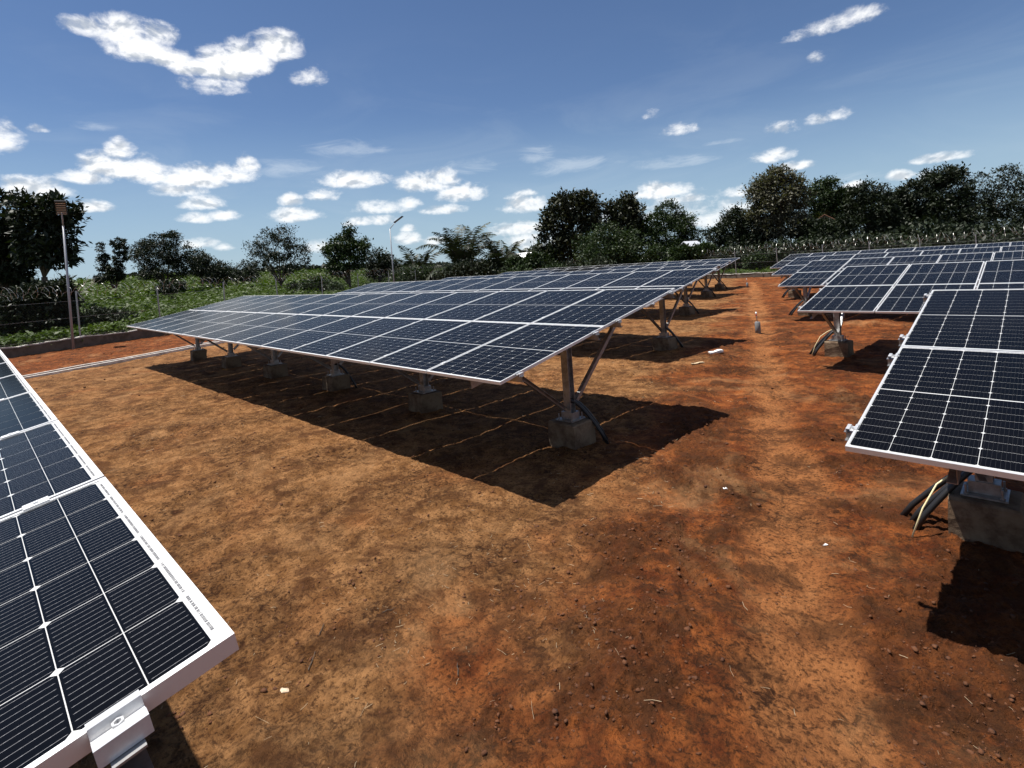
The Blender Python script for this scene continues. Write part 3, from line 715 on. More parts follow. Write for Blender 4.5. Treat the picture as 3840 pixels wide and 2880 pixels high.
# soil clods and straw
ME_T = None
def clods():
    ico = np.array([(0,0,1),(.894,0,.447),(.276,.851,.447),(-.724,.526,.447),(-.724,-.526,.447),(.276,-.851,.447),(.724,.526,-.447),(-.276,.851,-.447),(-.894,0,-.447),(-.276,-.851,-.447),(.724,-.526,-.447),(0,0,-1)], float)
    fi = np.array([(0,1,2),(0,2,3),(0,3,4),(0,4,5),(0,5,1),(1,6,2),(2,7,3),(3,8,4),(4,9,5),(5,10,1),(2,6,7),(3,7,8),(4,8,9),(5,9,10),(1,10,6),(6,11,7),(7,11,8),(8,11,9),(9,11,10),(10,11,6)])
    n = 60000; th = np.radians(rng.uniform(-5, 92, n)); r = 1.9*np.exp(rng.uniform(0, 1, n)**1.15*math.log(15)); x = -np.sin(th)*r; y = np.cos(th)*r
    p, rd, dk, out, _ = masks(x, y); cl = fbm(x*3.3, y*3.3, 3, 40)
    keep = rng.uniform(0, 1, n) < np.clip(.015+.5*dk+.5*sstep(cl, .6, .75)-p*.3, .015, 1)
    x, y, r = x[keep], y[keep], r[keep]; keep = np.arange(len(x)) < 26000; x, y, r = x[keep], y[keep], r[keep]; n = len(x)
    s = (.002+.010*rng.uniform(0, 1, n)**5)*(1+.09*r); z = terrain(x, y)
    V = ico[None]*(1+rng.uniform(-.55, .45, (n, 12, 1)))*s[:, None, None]*rng.uniform(.6, 1.3, (n, 1, 3))
    a = rng.uniform(0, 6.28, n); c, q = np.cos(a)[:, None], np.sin(a)[:, None]
    V = np.stack([V[..., 0]*c-V[..., 1]*q, V[..., 0]*q+V[..., 1]*c, V[..., 2]*.7], -1)+np.stack([x, y, z+s*.2], 1)[:, None]
    F = fi[None]+np.arange(n)[:, None, None]*12
    o = link('soil_clods', fast_mesh('soil_clods', V.reshape(-1, 3), F.reshape(-1, 3), 3, M_clod)); tag(o, 'loose crumbs and clods of red brown soil strewn over the ground', kind='stuff')
clods()
def straw():
    n = 2400; th = np.radians(rng.uniform(-3, 90, n)); r = 1.9*np.exp(rng.uniform(0, 1, n)*math.log(8)); x = -np.sin(th)*r; y = np.cos(th)*r
    keep = rng.uniform(0, 1, n) < np.clip(.15+1.6*sstep(fbm(x*1.1, y*1.1, 3, 60), .45, .7)*sstep(-(x+.36*y), -.5, 1.5), 0, 1); x, y, r = x[keep], y[keep], r[keep]; n = len(x)
    L = (.006+.035*rng.uniform(0, 1, n)**2)*(1+.06*r)+(rng.uniform(0, 1, n) < .03)*.07; w = rng.uniform(.0004, .0011, n)*(1+.12*r); a = rng.uniform(0, 3.14, n); bend = rng.uniform(-.3, .3, n); z = terrain(x, y)+.003
    V = np.zeros((n, 3, 3, 3))
    for k, u in enumerate((-.5, 0, .5)):
        aa = a+bend*u; px = x+np.cos(aa)*L*u; py = y+np.sin(aa)*L*u; pz = z+rng.uniform(0, .008, n)
        for j, (sx, sz) in enumerate(((-1, 0), (1, 0), (0, 1))):
            V[:, k, j] = np.stack([px-np.sin(aa)*w*sx, py+np.cos(aa)*w*sx, pz+w*1.3*sz], 1)
    V = V.reshape(n, 9, 3); f = []
    for k in range(2):
        for j in range(3): f.append((k*3+j, k*3+(j+1) % 3, (k+1)*3+(j+1) % 3, (k+1)*3+j))
    F = np.array(f)[None]+np.arange(n)[:, None, None]*9
    tag(link('straw', fast_mesh('straw', V.reshape(-1, 3), F.reshape(-1, 4), 4, M_straw)), 'dry straw and root bits scattered on the soil', kind='stuff')
straw()
def twig(px, L, rz, seed, label):
    x, y = ground_at(*px); rr = random.Random(seed); pts = []; 
    for i in range(7):
        u = i/6-.5; X, Y = x+math.cos(rz+rr.uniform(-.2, .2)*u)*L*u, y+math.sin(rz)*L*u+rr.uniform(-.006, .006); pts.append((X, Y, gz(X, Y)+.006+.006*rr.random()))
    m = MB(); m.tube(pts, [.0022, .003, .003, .0028, .0025, .002, .0012], 5)
    tag(link('twig', m.mesh('twig', M_bark)), label, 'twig', 'twigs on the bare soil')
twig((1170, 2480), .17, 2.4, 1, 'long thin dark twig on the soil left of the bottom centre')
twig((1205, 2365), .10, 2.3, 2, 'short pale twig just above the long dark one')
twig((1715, 2510), .09, 2.5, 3, 'dark stub of twig on the soil at the bottom centre')
twig((1460, 2290), .09, 1.2, 4, 'forked upright looking twig on the tan soil in the lower middle')

# ------------------------------------------------------------------ vegetation
def leaf_quads(P, D, N, L, W, tint, droop=.12):
    """diamond leaves folded along the rib. P base points, D directions, N normals (all (n,3)), L, W sizes"""
    S = np.cross(D, N); S /= np.linalg.norm(S, axis=1, keepdims=True)+1e-9; N2 = np.cross(S, D)
    L = L[:, None]; W = W[:, None]
    a = P; b = P+D*L*.45+S*W*.5+N2*W*.12; c = P+D*L-N2*L*droop; d = P+D*L*.45-S*W*.5+N2*W*.12
    n = len(P); V = np.stack([a, b, c, d], 1).reshape(-1, 3); F = np.arange(4*n).reshape(n, 4); return V, F, np.repeat(tint, 4)
def unit(v): return v/(np.linalg.norm(v, axis=-1, keepdims=True)+1e-9)
def leaf_mesh(name, V, F, T, mt):
    me = fast_mesh(name, V, F, 4, mt); at = me.attributes.new('tint', 'FLOAT', 'POINT'); at.data.foreach_set('value', T.astype(np.float32)); return me
def crown_leaves(lobes, n_clump, per, clump_r, leaf, rg, flat=.7, up=.25, shell=.5, aspect=.42, tintbase=.0):
    """lobes: (x,y,z,rx,ry,rz). Leaves gather in clumps spread through the outer part of each lobe."""
    vol = np.array([l[3]*l[4]*l[5] for l in lobes])**.67; vol /= vol.sum()
    ki = rg.choice(len(lobes), n_clump, p=vol); lb = np.array(lobes)[ki]
    d = unit(rg.normal(size=(n_clump, 3))); rad = shell+(1-shell)*rg.uniform(0, 1, n_clump)**.6; rad = rad*rg.uniform(.82, 1.12, n_clump)
    cc = lb[:, :3]+d*lb[:, 3:6]*rad[:, None]
    cr = clump_r*rg.uniform(.5, 1.35, n_clump)
    P = np.repeat(cc, per, 0)+rg.normal(size=(n_clump*per, 3))*np.repeat(cr, per)[:, None]*np.array([.55, .55, .55*flat])
    out = np.repeat(d, per, 0)
    D = unit(out*.7+rg.normal(size=P.shape)*.7+np.array([0, 0, up])); N = unit(rg.normal(size=P.shape)*.8+np.array([0, 0, 1.]))
    n = len(P); L = leaf*rg.uniform(.6, 1.3, n); W = L*aspect*rg.uniform(.8, 1.25, n)
    ctint = np.repeat(rg.uniform(0, 1, n_clump), per)
    T = np.clip(tintbase+.55*ctint+.45*rg.uniform(0, 1, n), 0, 1)
    return P, D, N, L, W, T, cc, ki
def make_tree(x, y, lobes, leaf, n_clump, per, clump_r, lm, label, trunk_r=.16, trunk_h=None, seed=0, name='tree', cat='tree', lean=(0, 0), limbs=14, group='trees beyond the fences', z0=None, **kw):
    n_clump = int(n_clump*1.35); leaf = leaf*1.12; lobes = [(a, b, c, d*1.1, e*1.1, f*1.12) for a, b, c, d, e, f in lobes]
    rg = np.random.default_rng(seed+100); z = gz(x, y) if z0 is None else z0
    root = empty(name, (x, y, z)); tag(root, label, cat, group)
    P, D, N, L, W, T, cc, ki = crown_leaves(lobes, n_clump, per, clump_r, leaf, rg, **kw)
    V, F, TT = leaf_quads(P, D, N, L, W, T); link('crown', leaf_mesh('crown', V, F, TT, LM[lm]), root)
    m = MB(); zc = min(l[2]-l[5]*.3 for l in lobes); top = max(l[2] for l in lobes)
    if trunk_h is None: trunk_h = zc
    lbm = np.mean([l[:3] for l in lobes], 0)
    fork = Vector((lean[0]*.5, lean[1]*.5, max(trunk_h, .3)))
    m.tube([(0, 0, -.3), (lean[0]*.15, lean[1]*.15, fork.z*.35), (lean[0]*.35+.05, lean[1]*.3, fork.z*.7), fork], [trunk_r*1.25, trunk_r, trunk_r*.85, trunk_r*.75], 8)
    for i in range(limbs):
        c = Vector(cc[rg.integers(len(cc))]); mid = fork.lerp(c, .5)+Vector((rg.normal()*.15, rg.normal()*.15, .15)) 
        m.tube([fork, mid, c], [trunk_r*.42, trunk_r*.24, trunk_r*.08], 5, False)
    link('trunk', m.mesh('trunk', M_bark, True), root); return root
def px_tree(px, top, width, depth, kind, label, seed, **kw):
    """a tree in column px whose top shows at row top, width in photo pixels, at a distance along the view"""
    x, y = place(px, depth); z0 = gz(x, y); H = height_at(px, top, depth)-z0; Wd = width/FPX*depth*1.25
    ax = AX_R[:2]/np.linalg.norm(AX_R[:2])
    fn = {'round': lobes_round, 'tall': lobes_tall, 'flat': lobes_flat, 'bush': lobes_bush}[kw.pop('form', 'round')]
    rg = random.Random(seed); lobes = fn(H, Wd, rg, ax)
    K = dict(dark=dict(leaf=.24, n_clump=300, per=26, clump_r=.55, lm='dark'), teak=dict(leaf=.34, n_clump=330, per=14, clump_r=.6, lm='teak', aspect=.55),
             green=dict(leaf=.22, n_clump=330, per=28, clump_r=.5, lm='green'), yellow=dict(leaf=.26, n_clump=300, per=22, clump_r=.5, lm='yellow'),
             pale=dict(leaf=.26, n_clump=380, per=20, clump_r=.5, lm='pale'), broad=dict(leaf=.42, n_clump=170, per=15, clump_r=.42, lm='dark', up=-.15, aspect=.42),
             airy=dict(leaf=.2, n_clump=240, per=22, clump_r=.45, lm='dark', shell=.45))[kind].copy()
    K.update(kw); return make_tree(x, y, lobes, label=label, seed=seed, **K)
def lobes_round(H, W, rg, ax):
    L = []; r = W/2; b = H*.18
    L.append((0, 0, H*.58, r*.72, r*.72, H*.34))
    for k in range(8):
        a = k*2.4+rg.uniform(0, .6); u = rg.uniform(.35, .62)*r; z = H*rg.uniform(.36, .74); s = rg.uniform(.3, .44)*r
        L.append((math.cos(a)*u, math.sin(a)*u, z, s, s, s*rg.uniform(.7, 1.)))
    L.append((rg.uniform(-.2, .2)*r, rg.uniform(-.2, .2)*r, H*.86, r*.34, r*.34, H*.14)); return L
def lobes_tall(H, W, rg, ax):
    L = []; r = W/2
    for k in range(9):
        u = k/8; z = H*(.26+.66*u); s = r*(.72*(1-u)**.6+.24)*rg.uniform(.75, 1.1); a = rg.uniform(0, 6.3); o = r*.3*(1-u*.5)*rg.uniform(.4, 1.2)
        L.append((math.cos(a)*o, math.sin(a)*o, z, s, s, H*.13))
    return L
def lobes_flat(H, W, rg, ax):
    L = []; r = W/2
    for k in range(12):
        a = rg.uniform(0, 6.3); u = rg.uniform(0, .8)*r; z = H*(.9-.42*(u/r)**1.3)-rg.uniform(0, .35)*H; s = rg.uniform(.24, .4)*r
        L.append((math.cos(a)*u, math.sin(a)*u, max(z, H*.22), s, s, s*.45))
    return L
def lobes_bush(H, W, rg, ax):
    L = []; r = W/2; n = max(5, int(W/H*4))
    for k in range(n):
        o = rg.uniform(-.8, .8)*r; q = rg.uniform(-.35, .35)*r; s = rg.uniform(.25, .4)*max(r*.6, H*.5); hz = H*rg.uniform(.3, .68)*(1-.35*abs(o/r))
        L.append((ax[0]*o-ax[1]*q, ax[1]*o+ax[0]*q, hz, s, s, min(H-hz, s*.9)))
    return L
def custom(px0, depth, items, kind, label, seed, **kw):
    """items: lobes given as (px, row, half width px, half height px[, depth offset])"""
    x, y = place(px0, depth); z0 = gz(x, y); lobes = []
    for it in items:
        px, row, hw, hh = it[:4]; dd = depth+(it[4] if len(it) > 4 else 0); X, Y = place(px, dd); r_ = hw/FPX*dd
        lobes.append((X-x, Y-y, height_at(px, row, dd)-z0, r_, r_, hh/FPX*dd))
    K = dict(dark=dict(leaf=.24, n_clump=300, per=26, clump_r=.5, lm='dark'), teak=dict(leaf=.34, n_clump=330, per=14, clump_r=.55, lm='teak', aspect=.55), green=dict(leaf=.22, n_clump=330, per=28, clump_r=.5, lm='green'),
             yellow=dict(leaf=.26, n_clump=300, per=22, clump_r=.45, lm='yellow'), broad=dict(leaf=.46, n_clump=230, per=14, clump_r=.40, lm='dark', up=-.1, aspect=.40, shell=.5), pale=dict(leaf=.26, n_clump=380, per=20, clump_r=.5, lm='pale'), airy=dict(leaf=.2, n_clump=260, per=22, clump_r=.4, lm='dark', shell=.45))[kind].copy()
    K.update(kw); return make_tree(x, y, lobes, label=label, seed=seed, **K)

# left group
custom(20, 44, [(20,790,70,75),(-25,860,100,90),(60,880,55,80),(-40,980,110,80),(40,1000,60,60),(90,930,40,50)], 'broad', 'big broad leaved tree cut by the left edge of the photo', 1, trunk_r=.28, trunk_h=1.5, n_clump=300)
custom(165, 42, [(130,775,60,50),(220,790,62,60),(265,760,35,35),(165,860,75,65),(240,880,50,70),(150,940,60,45),(215,955,60,45),(280,800,25,50)], 'broad', 'big broad leaved tree with bare lower trunk, right behind the leftmost street lamp', 2, trunk_r=.26, trunk_h=3.2, n_clump=235)
px_tree(60, 1000, 160, 46, 'dark', 'low dark shrub under the tree at the left edge', 3, form='bush', trunk_r=.08)
custom(425, 64, [(384,930,15,16),(392,968,17,15),(388,1003,19,13),(452,912,23,16),(464,940,22,16),(455,972,22,16),(432,1005,26,18),(425,1035,34,20),(375,1045,20,14)], 'dark', 'dark tree with two thick upright towers of foliage, standing alone', 4, clump_r=.2, n_clump=300, trunk_h=1., leaf=.2)
custom(620, 60, [(652,882,24,13),(625,902,52,22),(575,917,45,20),(540,930,34,17),(515,966,25,17),(590,962,72,38),(660,950,58,38),(733,957,40,18),(700,990,48,28),(620,1015,85,32),(560,1030,32,20)], 'dark', 'wide spreading feathery tree left of the middle, the broadest on the left', 5, leaf=.19, n_clump=520, clump_r=.4, trunk_r=.22, trunk_h=1.4)
custom(755, 66, [(745,985,30,18),(770,975,22,14),(760,1010,40,22)], 'dark', 'small leaning tree touching the right side of the broad feathery one', 6, n_clump=150, leaf=.2, clump_r=.4)
px_tree(815, 980, 95, 74, 'dark', 'little dark tree on the field edge, first right of the broad feathery one', 7, n_clump=140)
px_tree(918, 975, 100, 80, 'dark', 'little dark tree close left of the loose airy tree', 8, n_clump=140)
custom(1050, 62, [(1010,890,38,30),(1070,880,42,30),(960,930,38,22),(1050,935,75,42),(1120,930,42,32),(1050,990,85,38),(1150,955,24,35),(985,970,45,30)], 'airy', 'loose airy tree with ragged top, left of the street lamp in the middle distance', 9, n_clump=320, trunk_r=.2, trunk_h=1.2)
custom(1310, 58, [(1320,862,15,18),(1335,872,10,16),(1300,915,45,30),(1262,945,40,30),(1340,940,42,35),(1370,915,20,22),(1300,985,62,35),(1270,1005,40,25)], 'yellow', 'yellow green tree with a small square tuft on top, beside the street lamp', 10, n_clump=330, trunk_r=.2, trunk_h=1., lm='green', tintbase=.1)
px_tree(1420, 935, 90, 64, 'dark', 'dark tree leaning behind the tuft topped tree', 11, n_clump=160)
px_tree(1480, 975, 70, 78, 'dark', 'small far tree just right of the distant lamp pole', 12, n_clump=90)
px_tree(1225, 1005, 150, 50, 'green', 'bright green bush below the tuft topped tree', 13, form='bush', n_clump=170, trunk_r=.05)
px_tree(1590, 955, 200, 50, 'green', 'green bush in front of the small left palm', 14, form='bush', n_clump=200, trunk_r=.05)
px_tree(1130, 1030, 160, 54, 'dark', 'low dark hedge bush under the airy tree', 15, form='bush', n_clump=150, trunk_r=.05)
# centre group
custom(2160, 56, [(2216,750,38,35),(2150,760,60,32),(2220,800,48,45),(2110,820,60,45),(2180,870,75,60),(2090,900,50,50),(2150,930,80,35),(2060,860,24,30),(2255,850,30,45)], 'teak', 'tall dark broad leaved tree right of the palms, highest of the centre group', 20, n_clump=520, trunk_r=.25, leaf=.36)
custom(2360, 56, [(2372,750,24,26),(2312,782,22,22),(2345,800,40,30),(2395,800,30,30),(2350,850,55,40),(2400,860,36,36),(2350,920,65,45)], 'teak', 'spiky topped broad leaved tree between the tallest centre tree and the round one', 21, n_clump=420, leaf=.34)
custom(2520, 55, [(2520,795,45,35),(2480,840,50,40),(2570,840,48,40),(2520,880,85,60),(2460,900,40,40),(2600,890,36,36),(2530,935,85,35)], 'green', 'round domed green tree at the centre right', 22, n_clump=520, clump_r=.45, leaf=.2)
px_tree(2280, 845, 220, 50, 'dark', 'dense dark understorey tree in front of the two broad leaved ones', 23, n_clump=330, lm='green')
px_tree(2450, 910, 230, 48, 'green', 'leafy bush in front of the round domed tree', 24, form='bush', n_clump=260, trunk_r=.06)
px_tree(2040, 905, 140, 56, 'green', 'small leafy tree between the palms and the tallest centre tree', 25, n_clump=200)
custom(2790, 52, [(2780,815,42,28),(2840,810,30,25),(2750,860,48,36),(2830,860,55,42),(2690,885,40,30),(2790,915,85,35),(2880,880,40,45)], 'dark', 'dark bushy tree left of the pale topped one', 26, n_clump=430)
px_tree(2680, 890, 170, 49, 'green', 'thin green sapling clump left of the dark bushy tree', 27, form='bush', n_clump=220, trunk_r=.05)
# right group
custom(2935, 50, [(2925,665,32,28),(2960,655,30,26),(2890,690,38,35),(3000,690,34,35),(2860,730,34,40),(2930,730,70,45),(3010,740,34,40),(2900,790,70,45),(2990,790,42,45),(2940,850,75,50)], 'pale', 'tall tree with pale seeded top standing highest at the right', 30, n_clump=640, trunk_r=.25)
custom(3110, 54, [(3105,700,36,26),(3140,690,22,18),(3090,745,48,36),(3130,790,52,45),(3090,840,50,50),(3180,730,30,22),(3175,770,40,40)], 'dark', 'dark tree directly right of the pale topped one', 31, n_clump=430, lm='green')
custom(3275, 52, [(3272,715,46,30),(3230,745,40,35),(3320,750,42,35),(3275,790,80,50),(3240,850,70,50),(3330,840,60,55)], 'dark', 'dark round tree above the hidden gabled roof', 32, n_clump=480, clump_r=.45)
custom(3385, 54, [(3380,745,36,26),(3400,790,46,40),(3380,850,50,55)], 'dark', 'narrow dark tree between the two largest dark trees at right', 33, n_clump=280)
custom(3540, 52, [(3555,665,55,36),(3600,655,36,28),(3500,690,45,34),(3440,715,40,30),(3580,720,66,50),(3480,760,70,45),(3550,800,95,50),(3620,760,36,50),(3500,850,90,50),(3600,860,60,50)], 'dark', 'largest dark tree at right with dense cauliflower crown', 34, n_clump=760, clump_r=.42, per=28)
custom(3740, 54, [(3690,670,28,20),(3740,700,36,22),(3800,645,36,24),(3830,680,40,34),(3700,740,40,26),(3770,760,60,36),(3680,800,60,36),(3820,790,60,50),(3740,850,100,55)], 'airy', 'open branched tree in the top right, sky showing through', 35, n_clump=520, lm='dark', trunk_h=4.)
custom(3990, 54, [(3930,700,70,60),(3990,740,90,70),(3960,840,110,70)], 'dark', 'dark tree just past the right edge of the photo', 36, n_clump=420)
px_tree(3000, 868, 190, 46.5, 'green', 'leafy bush under the pale topped tree, behind the fence', 37, form='bush', n_clump=260, trunk_r=.06)
custom(3115, 48, [(3060,852,36,26),(3110,850,40,22),(3165,845,40,30),(3090,880,70,30)], 'dark', 'dark shrub thicket hiding the walls of the gabled house', 61, n_clump=330, clump_r=.3, trunk_r=.06)
custom(2600, 45.5, [(2560,950,36,22),(2610,952,40,22),(2650,940,26,24)], 'green', 'green thicket hiding the walls of the white roofed shed', 62, n_clump=220, clump_r=.25, trunk_r=.05)
custom(1965, 48, [(1935,985,30,18),(1970,990,36,18),(2005,975,24,24)], 'green', 'green thicket hiding the walls of the shed right of the palms', 63, n_clump=200, clump_r=.25, trunk_r=.05)
px_tree(3225, 872, 150, 46, 'green', 'mid green bush below the gabled roof', 38, form='bush', n_clump=220, trunk_r=.06)
px_tree(3460, 852, 210, 45, 'green', 'long green bush in front of the largest dark tree', 39, form='bush', n_clump=300, trunk_r=.06)
px_tree(3700, 862, 240, 45, 'dark', 'dark bush behind the razor wire near the right edge', 40, form='bush', n_clump=280, trunk_r=.06)
px_tree(3100, 900, 130, 45, 'dark', 'small dark bush behind the fence, left of the mid green one', 41, form='bush', n_clump=150, trunk_r=.06)
px_tree(3330, 900, 140, 45, 'dark', 'small dark bush behind the fence, right of the mid green one', 42, form='bush', n_clump=160, trunk_r=.06)
px_tree(2900, 905, 130, 45, 'green', 'small feathery bush at the end of the aisle, past the far wall', 43, form='bush', n_clump=160, trunk_r=.06)
px_tree(2600, 916, 200, 45.5, 'green', 'leafy bush left of the aisle end behind the fence', 44, form='bush', n_clump=200, trunk_r=.06)
px_tree(2200, 950, 200, 46, 'dark', 'dark bush line below the tallest centre tree', 45, form='bush', n_clump=220, trunk_r=.06)
px_tree(2000, 962, 190, 46.5, 'green', 'low leafy bush right below the palms', 46, form='bush', n_clump=180, trunk_r=.06)
# bushes at the left wall
custom(130, 26.2, [(55,1150,65,50),(130,1120,70,45),(205,1120,55,50),(235,1080,20,30),(100,1200,85,50),(190,1200,70,55),(60,1210,50,45),(240,1220,40,35)], 'dark', 'big dark shrub pressed against the left fence, behind the nearer lamp', 50, n_clump=900, leaf=.17, clump_r=.26, trunk_r=.06, trunk_h=.3)
custom(345, 28.5, [(340,1195,50,38),(390,1205,40,35),(310,1220,35,28),(450,1200,40,28)], 'dark', 'small dark shrub by the left wall, just right of the lamp pole', 51, n_clump=160, leaf=.14, clump_r=.22, trunk_r=.04, trunk_h=.2)
custom(640, 48, [(640,1075,45,18),(620,1085,30,14)], 'dark', 'low dark shrub in the green field below the broad feathery tree', 52, n_clump=80, leaf=.16, clump_r=.25, trunk_r=.04, trunk_h=.2)
custom(40, 45, [(20,1010,70,40),(70,1040,40,30)], 'airy', 'feathery bush at the left edge under the big tree', 53, n_clump=160, trunk_r=.06)

def bare_tree():
    x, y = place(275, 34); z = gz(x, y); root = empty('bare_tree', (x, y, z)); tag(root, 'leafless pale branching tree just right of the nearer street lamp', 'tree')
    rr = random.Random(12); tm = MB(); bmx = MB()
    tm.tube([(0, 0, -.2), (0, 0, 1.3), (.03, .03, 2.35)], [.06, .05, .04], 7)
    def grow(p, d, L, r, n, mb):
        q = p+d*L*.5+Vector((rr.uniform(-.08, .08), rr.uniform(-.08, .08), 0))*L; e = q+(d+Vector((rr.uniform(-.2, .2), rr.uniform(-.2, .2), .12))).normalized()*L*.5
        mb.tube([p, q, e], [r, r*.8, r*.6], 5, False)
        if n:
            for _ in range(2): grow(e, (d+Vector((rr.uniform(-.8, .8), rr.uniform(-.8, .8), rr.uniform(-.1, .45)))).normalized(), L*.72, r*.6, n-1, mb)
    for a in range(5):
        an = a*1.25; grow(Vector((.03, .03, 2.0+.08*a)), Vector((math.cos(an), math.sin(an), .55)).normalized(), .62, .032, 3, bmx)
    link('trunk', tm.mesh('trunk', M_bare, True), root); link('branches', bmx.mesh('branches', M_bare, True), root)
bare_tree()

def palm(px, top, depth, n, fl, label, seed):
    x, y = place(px, depth); z = gz(x, y); H = height_at(px, top, depth)-z; hub = max(H-fl*.92, .8); rg = np.random.default_rng(seed)
    root = empty('palm_tree', (x, y, z)); tag(root, label, 'palm tree', 'oil palms beyond the fence')
    m = MB(); m.tube([(0, 0, -.3), (0, 0, hub*.5), (0, 0, hub)], [.32, .27, .3], 9); link('trunk', m.mesh('trunk', M_bark, True), root)
    Ps = [[] for _ in range(5)]
    for k in range(n):
        an = k*2.399; elev = rg.uniform(-.1, 1.45) if k > 4 else 1.4; d0 = np.array([math.cos(an)*math.cos(elev), math.sin(an)*math.cos(elev), math.sin(elev)])
        L = fl*rg.uniform(.8, 1.1); seg = 22; p = np.array([0, 0, hub]); d = d0.copy(); side = unit(np.cross(d0, [0, 0, 1.])+1e-6); rib = [p]
        pts = []; 
        for i in range(seg):
            d = unit(d+np.array([0, 0, -.085*(.6+i/seg)])); p = p+d*L/seg; rib.append(p)
            if i > 3:
                for sgn in (-1, 1):
                    for q in (0, .5):
                        ll = L*.23*math.sin(math.pi*min(.97, .12+.85*i/seg))+.08
                        dd = unit(side*sgn*.85+d*.55+np.array([0, 0, -.42])+rg.normal(size=3)*.1)
                        Ps[0].append(p+d*L/seg*q); Ps[1].append(dd); Ps[2].append(unit(np.cross(dd, d)+1e-6)); Ps[3].append(ll); Ps[4].append(.10)
        V = [];
        for i, r_ in enumerate(rib): V.append(tuple(r_))
        mm = MB(); mm.tube(rib[::3], [.03*(1-i/9) +.006 for i in range(len(rib[::3]))], 4, False); link('frond_rib', mm.mesh('frond_rib', M_bark), root)
    V, F, T = leaf_quads(np.array(Ps[0]), np.array(Ps[1]), np.array(Ps[2]), np.array(Ps[3]), np.array(Ps[4]), rg.uniform(0, 1, len(Ps[0])), .2)
    link('fronds', leaf_mesh('fronds', V, F, T, LM['palm']), root)
px_tree(1800, 955, 300, 48.5, 'dark', 'dark thicket hiding the feet of the palms', 60, form='bush', n_clump=330, trunk_r=.05)
palm(1741, 832, 52, 46, 5.4, 'tallest palm with one upright frond, middle of the palm group', 1)
palm(1890, 878, 51, 40, 4.6, 'palm with drooping fronds on the right of the tallest palm', 2)
palm(1570, 918, 56, 32, 4.2, 'small palm at the left of the palm group, nearest the distant lamp', 3)
palm(1985, 915, 54, 16, 2.8, 'smallest palm at the right end of the palm group', 4)

def field():
    """rows of leafy crop, thick by the wall and coarser with distance"""
    rg = np.random.default_rng(77); Vs, Fs, Ts = [], [], []; nb = 0
    def batch(n, u0, u1, y0, y1, leaf, h, per, side):
        nonlocal nb
        if side == 'left':
            u = u0+(u1-u0)*rg.uniform(0, 1, n)**1.3; yy = rg.uniform(y0, y1, n); x = WX0+WSL*(yy-WY0)-u/.94; y = yy+(u*.0)
        else:
            x = rg.uniform(y0, y1, n); y = FAR_Y+u0+(u1-u0)*rg.uniform(0, 1, n)**1.3
        # keep what the photo's side of the site can see
        dpt = x*AX_F[0]+y*AX_F[1]; px = PPX+FPX*(x*AX_R[0]+y*AX_R[1])/np.maximum(dpt, .1)
        k = (dpt > 5) & (px > -700) & (px < 4500); x, y, dpt = x[k], y[k], dpt[k]; n = len(x)
        z = terrain(x, y); hh = h*(.45+1.1*fbm(x*.35, y*.35, 3, 90))*rg.uniform(.7, 1.15, n)
        P = np.repeat(np.stack([x, y, z], 1), per, 0); m_ = len(P)
        hf = rg.uniform(.25, 1, m_)**.6*np.repeat(hh, per); P = P+np.stack([rg.normal(size=m_)*leaf*1.1, rg.normal(size=m_)*leaf*1.1, hf], 1)
        a = rg.uniform(0, 6.28, m_); D = unit(np.stack([np.cos(a), np.sin(a), rg.uniform(-.2, .7, m_)], 1)); N = unit(rg.normal(size=(m_, 3))*.5+[0, 0, 1.])
        L = leaf*rg.uniform(.6, 1.35, m_); T = np.clip(.15+.55*np.repeat(fbm(x*.25, y*.25, 3, 95)*1.3-.2, per)+.4*rg.uniform(0, 1, m_), 0, 1)
        V, F, TT = leaf_quads(P, D, N, L, L*.5, T); Vs.append(V); Fs.append(F+nb); Ts.append(TT); nb += len(V)
    batch(9000, .25, 7, -12, 44, .20, 1.0, 9, 'left')
    batch(9000, 6, 28, -30, 70, .30, 1.0, 8, 'left')
    batch(9000, 25, 90, -60, 110, .55, 1.1, 7, 'left')
    batch(6000, 80, 260, -150, 240, 1.1, 1.3, 6, 'left')
    batch(4200, .2, 4.5, -47, 12, .20, .6, 8, 'far')
    me = leaf_mesh('crop_field', np.vstack(Vs), np.vstack(Fs), np.concatenate(Ts), LM['crop'])
    tag(link('crop_field', me), 'dense green leafy crop filling the field beyond the fences', kind='stuff')
field()
def undergrowth():
    rg = np.random.default_rng(31); n = 2600; x = rg.uniform(-52, 16, n); y = rg.uniform(46.5, 54, n)
    k = (fbm(x*.12, y*.12, 2, 70) > .30); x, y = x[k], y[k]; n = len(x); per = 26
    h = (1.2+3.4*fbm(x*.22, y*.22, 3, 71)**1.1)*np.clip(1-.012*np.abs(x+8), .5, 1); z = terrain(x, y)
    P = np.repeat(np.stack([x, y, z], 1), per, 0); m_ = len(P); P = P+np.stack([rg.normal(size=m_)*.45, rg.normal(size=m_)*.45, np.repeat(h, per)*rg.uniform(.02, 1, m_)**.8], 1)
    D = unit(rg.normal(size=(m_, 3))+[0, 0, .2]); N = unit(rg.normal(size=(m_, 3))*.7+[0, 0, 1.]); L = rg.uniform(.18, .42, m_)
    V, F, T = leaf_quads(P, D, N, L, L*.5, np.clip(np.repeat(fbm(x*.4, y*.4, 2, 72), per)*.7+rg.uniform(0, .4, m_), 0, 1))
    tag(link('undergrowth', leaf_mesh('undergrowth', V, F, T, LM['dark'])), 'dark tangled undergrowth between the trees behind the far fence', kind='stuff')
undergrowth()
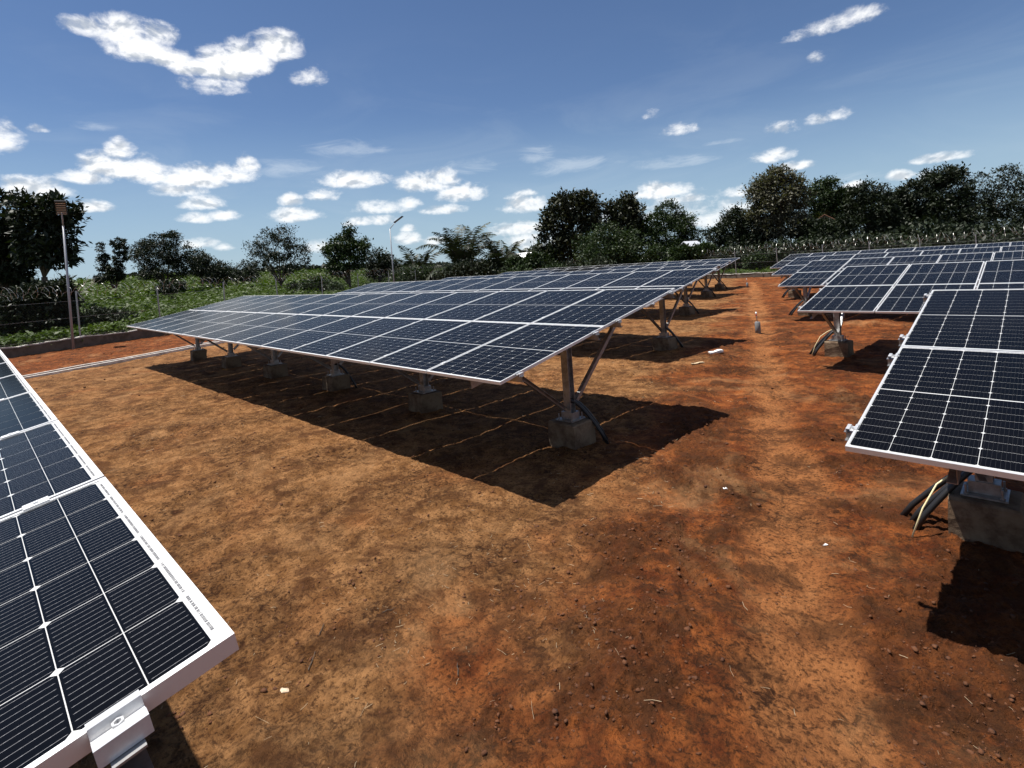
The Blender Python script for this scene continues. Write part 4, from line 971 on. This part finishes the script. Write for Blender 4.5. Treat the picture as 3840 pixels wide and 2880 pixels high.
def woods():
    """far tree line that reads as one mass"""
    rg = np.random.default_rng(5); P, D, N, L, T = [], [], [], [], []
    for px, top, dep in [(p, t, d) for p, t, d in zip(np.linspace(-300, 2300, 60), [0]*60, rg.uniform(170, 260, 60))]:
        x, y = place(px, dep); z = gz(x, y); h = rg.uniform(1.2, 2.8); w = rg.uniform(5, 12); n = 420
        q = unit(rg.normal(size=(n, 3)))*rg.uniform(.6, 1, (n, 1)); P.append(np.array([x, y, z+h*.4])+q*np.array([w, w, h*.5])); 
    P = np.vstack(P); n = len(P); D = unit(rg.normal(size=(n, 3))); N = unit(rg.normal(size=(n, 3))+[0, 0, 1]); L = rg.uniform(.8, 1.7, n)
    V, F, T = leaf_quads(P, D, N, L, L*.8, rg.uniform(0, .7, n)); tag(link('distant_woods', leaf_mesh('distant_woods', V, F, T, LM['dark'])), 'low distant line of woods on the horizon behind the field', kind='stuff')
woods()

def house(px, row, depth, w, h, label, wallm, roofm, rz, base=None):
    x, y = place(px, depth); zt = height_at(px, row, depth); z0 = gz(x, y); root = empty('house', (x, y, z0), rz); H = zt-z0
    eave = H-h; m = MB(); m.box(-w/2, w/2, -w*.35, w*.35, 0, eave); m.add([(-w/2, -w*.35, eave), (-w/2, w*.35, eave), (-w/2, 0, H-.05)], [(0, 2, 1)]); m.add([(w/2, -w*.35, eave), (w/2, w*.35, eave), (w/2, 0, H-.05)], [(0, 1, 2)])
    link('wall', m.mesh('wall', wallm), root)
    for s in (-1, 1):
        m = MB(); m.add([(-w/2-.3, s*(w*.35+.4), eave-.25), (w/2+.3, s*(w*.35+.4), eave-.25), (w/2+.3, 0, H), (-w/2-.3, 0, H), (-w/2-.3, s*(w*.35+.4), eave-.19), (w/2+.3, s*(w*.35+.4), eave-.19), (w/2+.3, 0, H+.06), (-w/2-.3, 0, H+.06)], [(0, 1, 2, 3), (7, 6, 5, 4), (0, 4, 5, 1), (2, 6, 7, 3), (1, 5, 6, 2), (3, 7, 4, 0)])
        link('roof', m.mesh('roof', roofm), root)
    m = MB(); m.box(-.5, .5, -w*.35-.03, -w*.35-.001, eave*.35, eave*.75); link('window', m.mesh('window', M_lampdark), root)
    tag(root, label, 'house'); return root
house(3108, 806, 53, 1.7, .4, 'gabled brown house half hidden among the dark trees at right', M_hwall, M_roof, YAW+1.0)
house(1972, 950, 49.5, 1.0, .35, 'small shed with bright sheet roof glimpsed right of the palms', M_hwall, M_sheet, YAW-.5)
house(2597, 906, 47.5, 1.3, .4, 'low shed with white sheet roof glimpsed behind bushes left of the aisle end', M_hwall, M_sheet, YAW+.6)
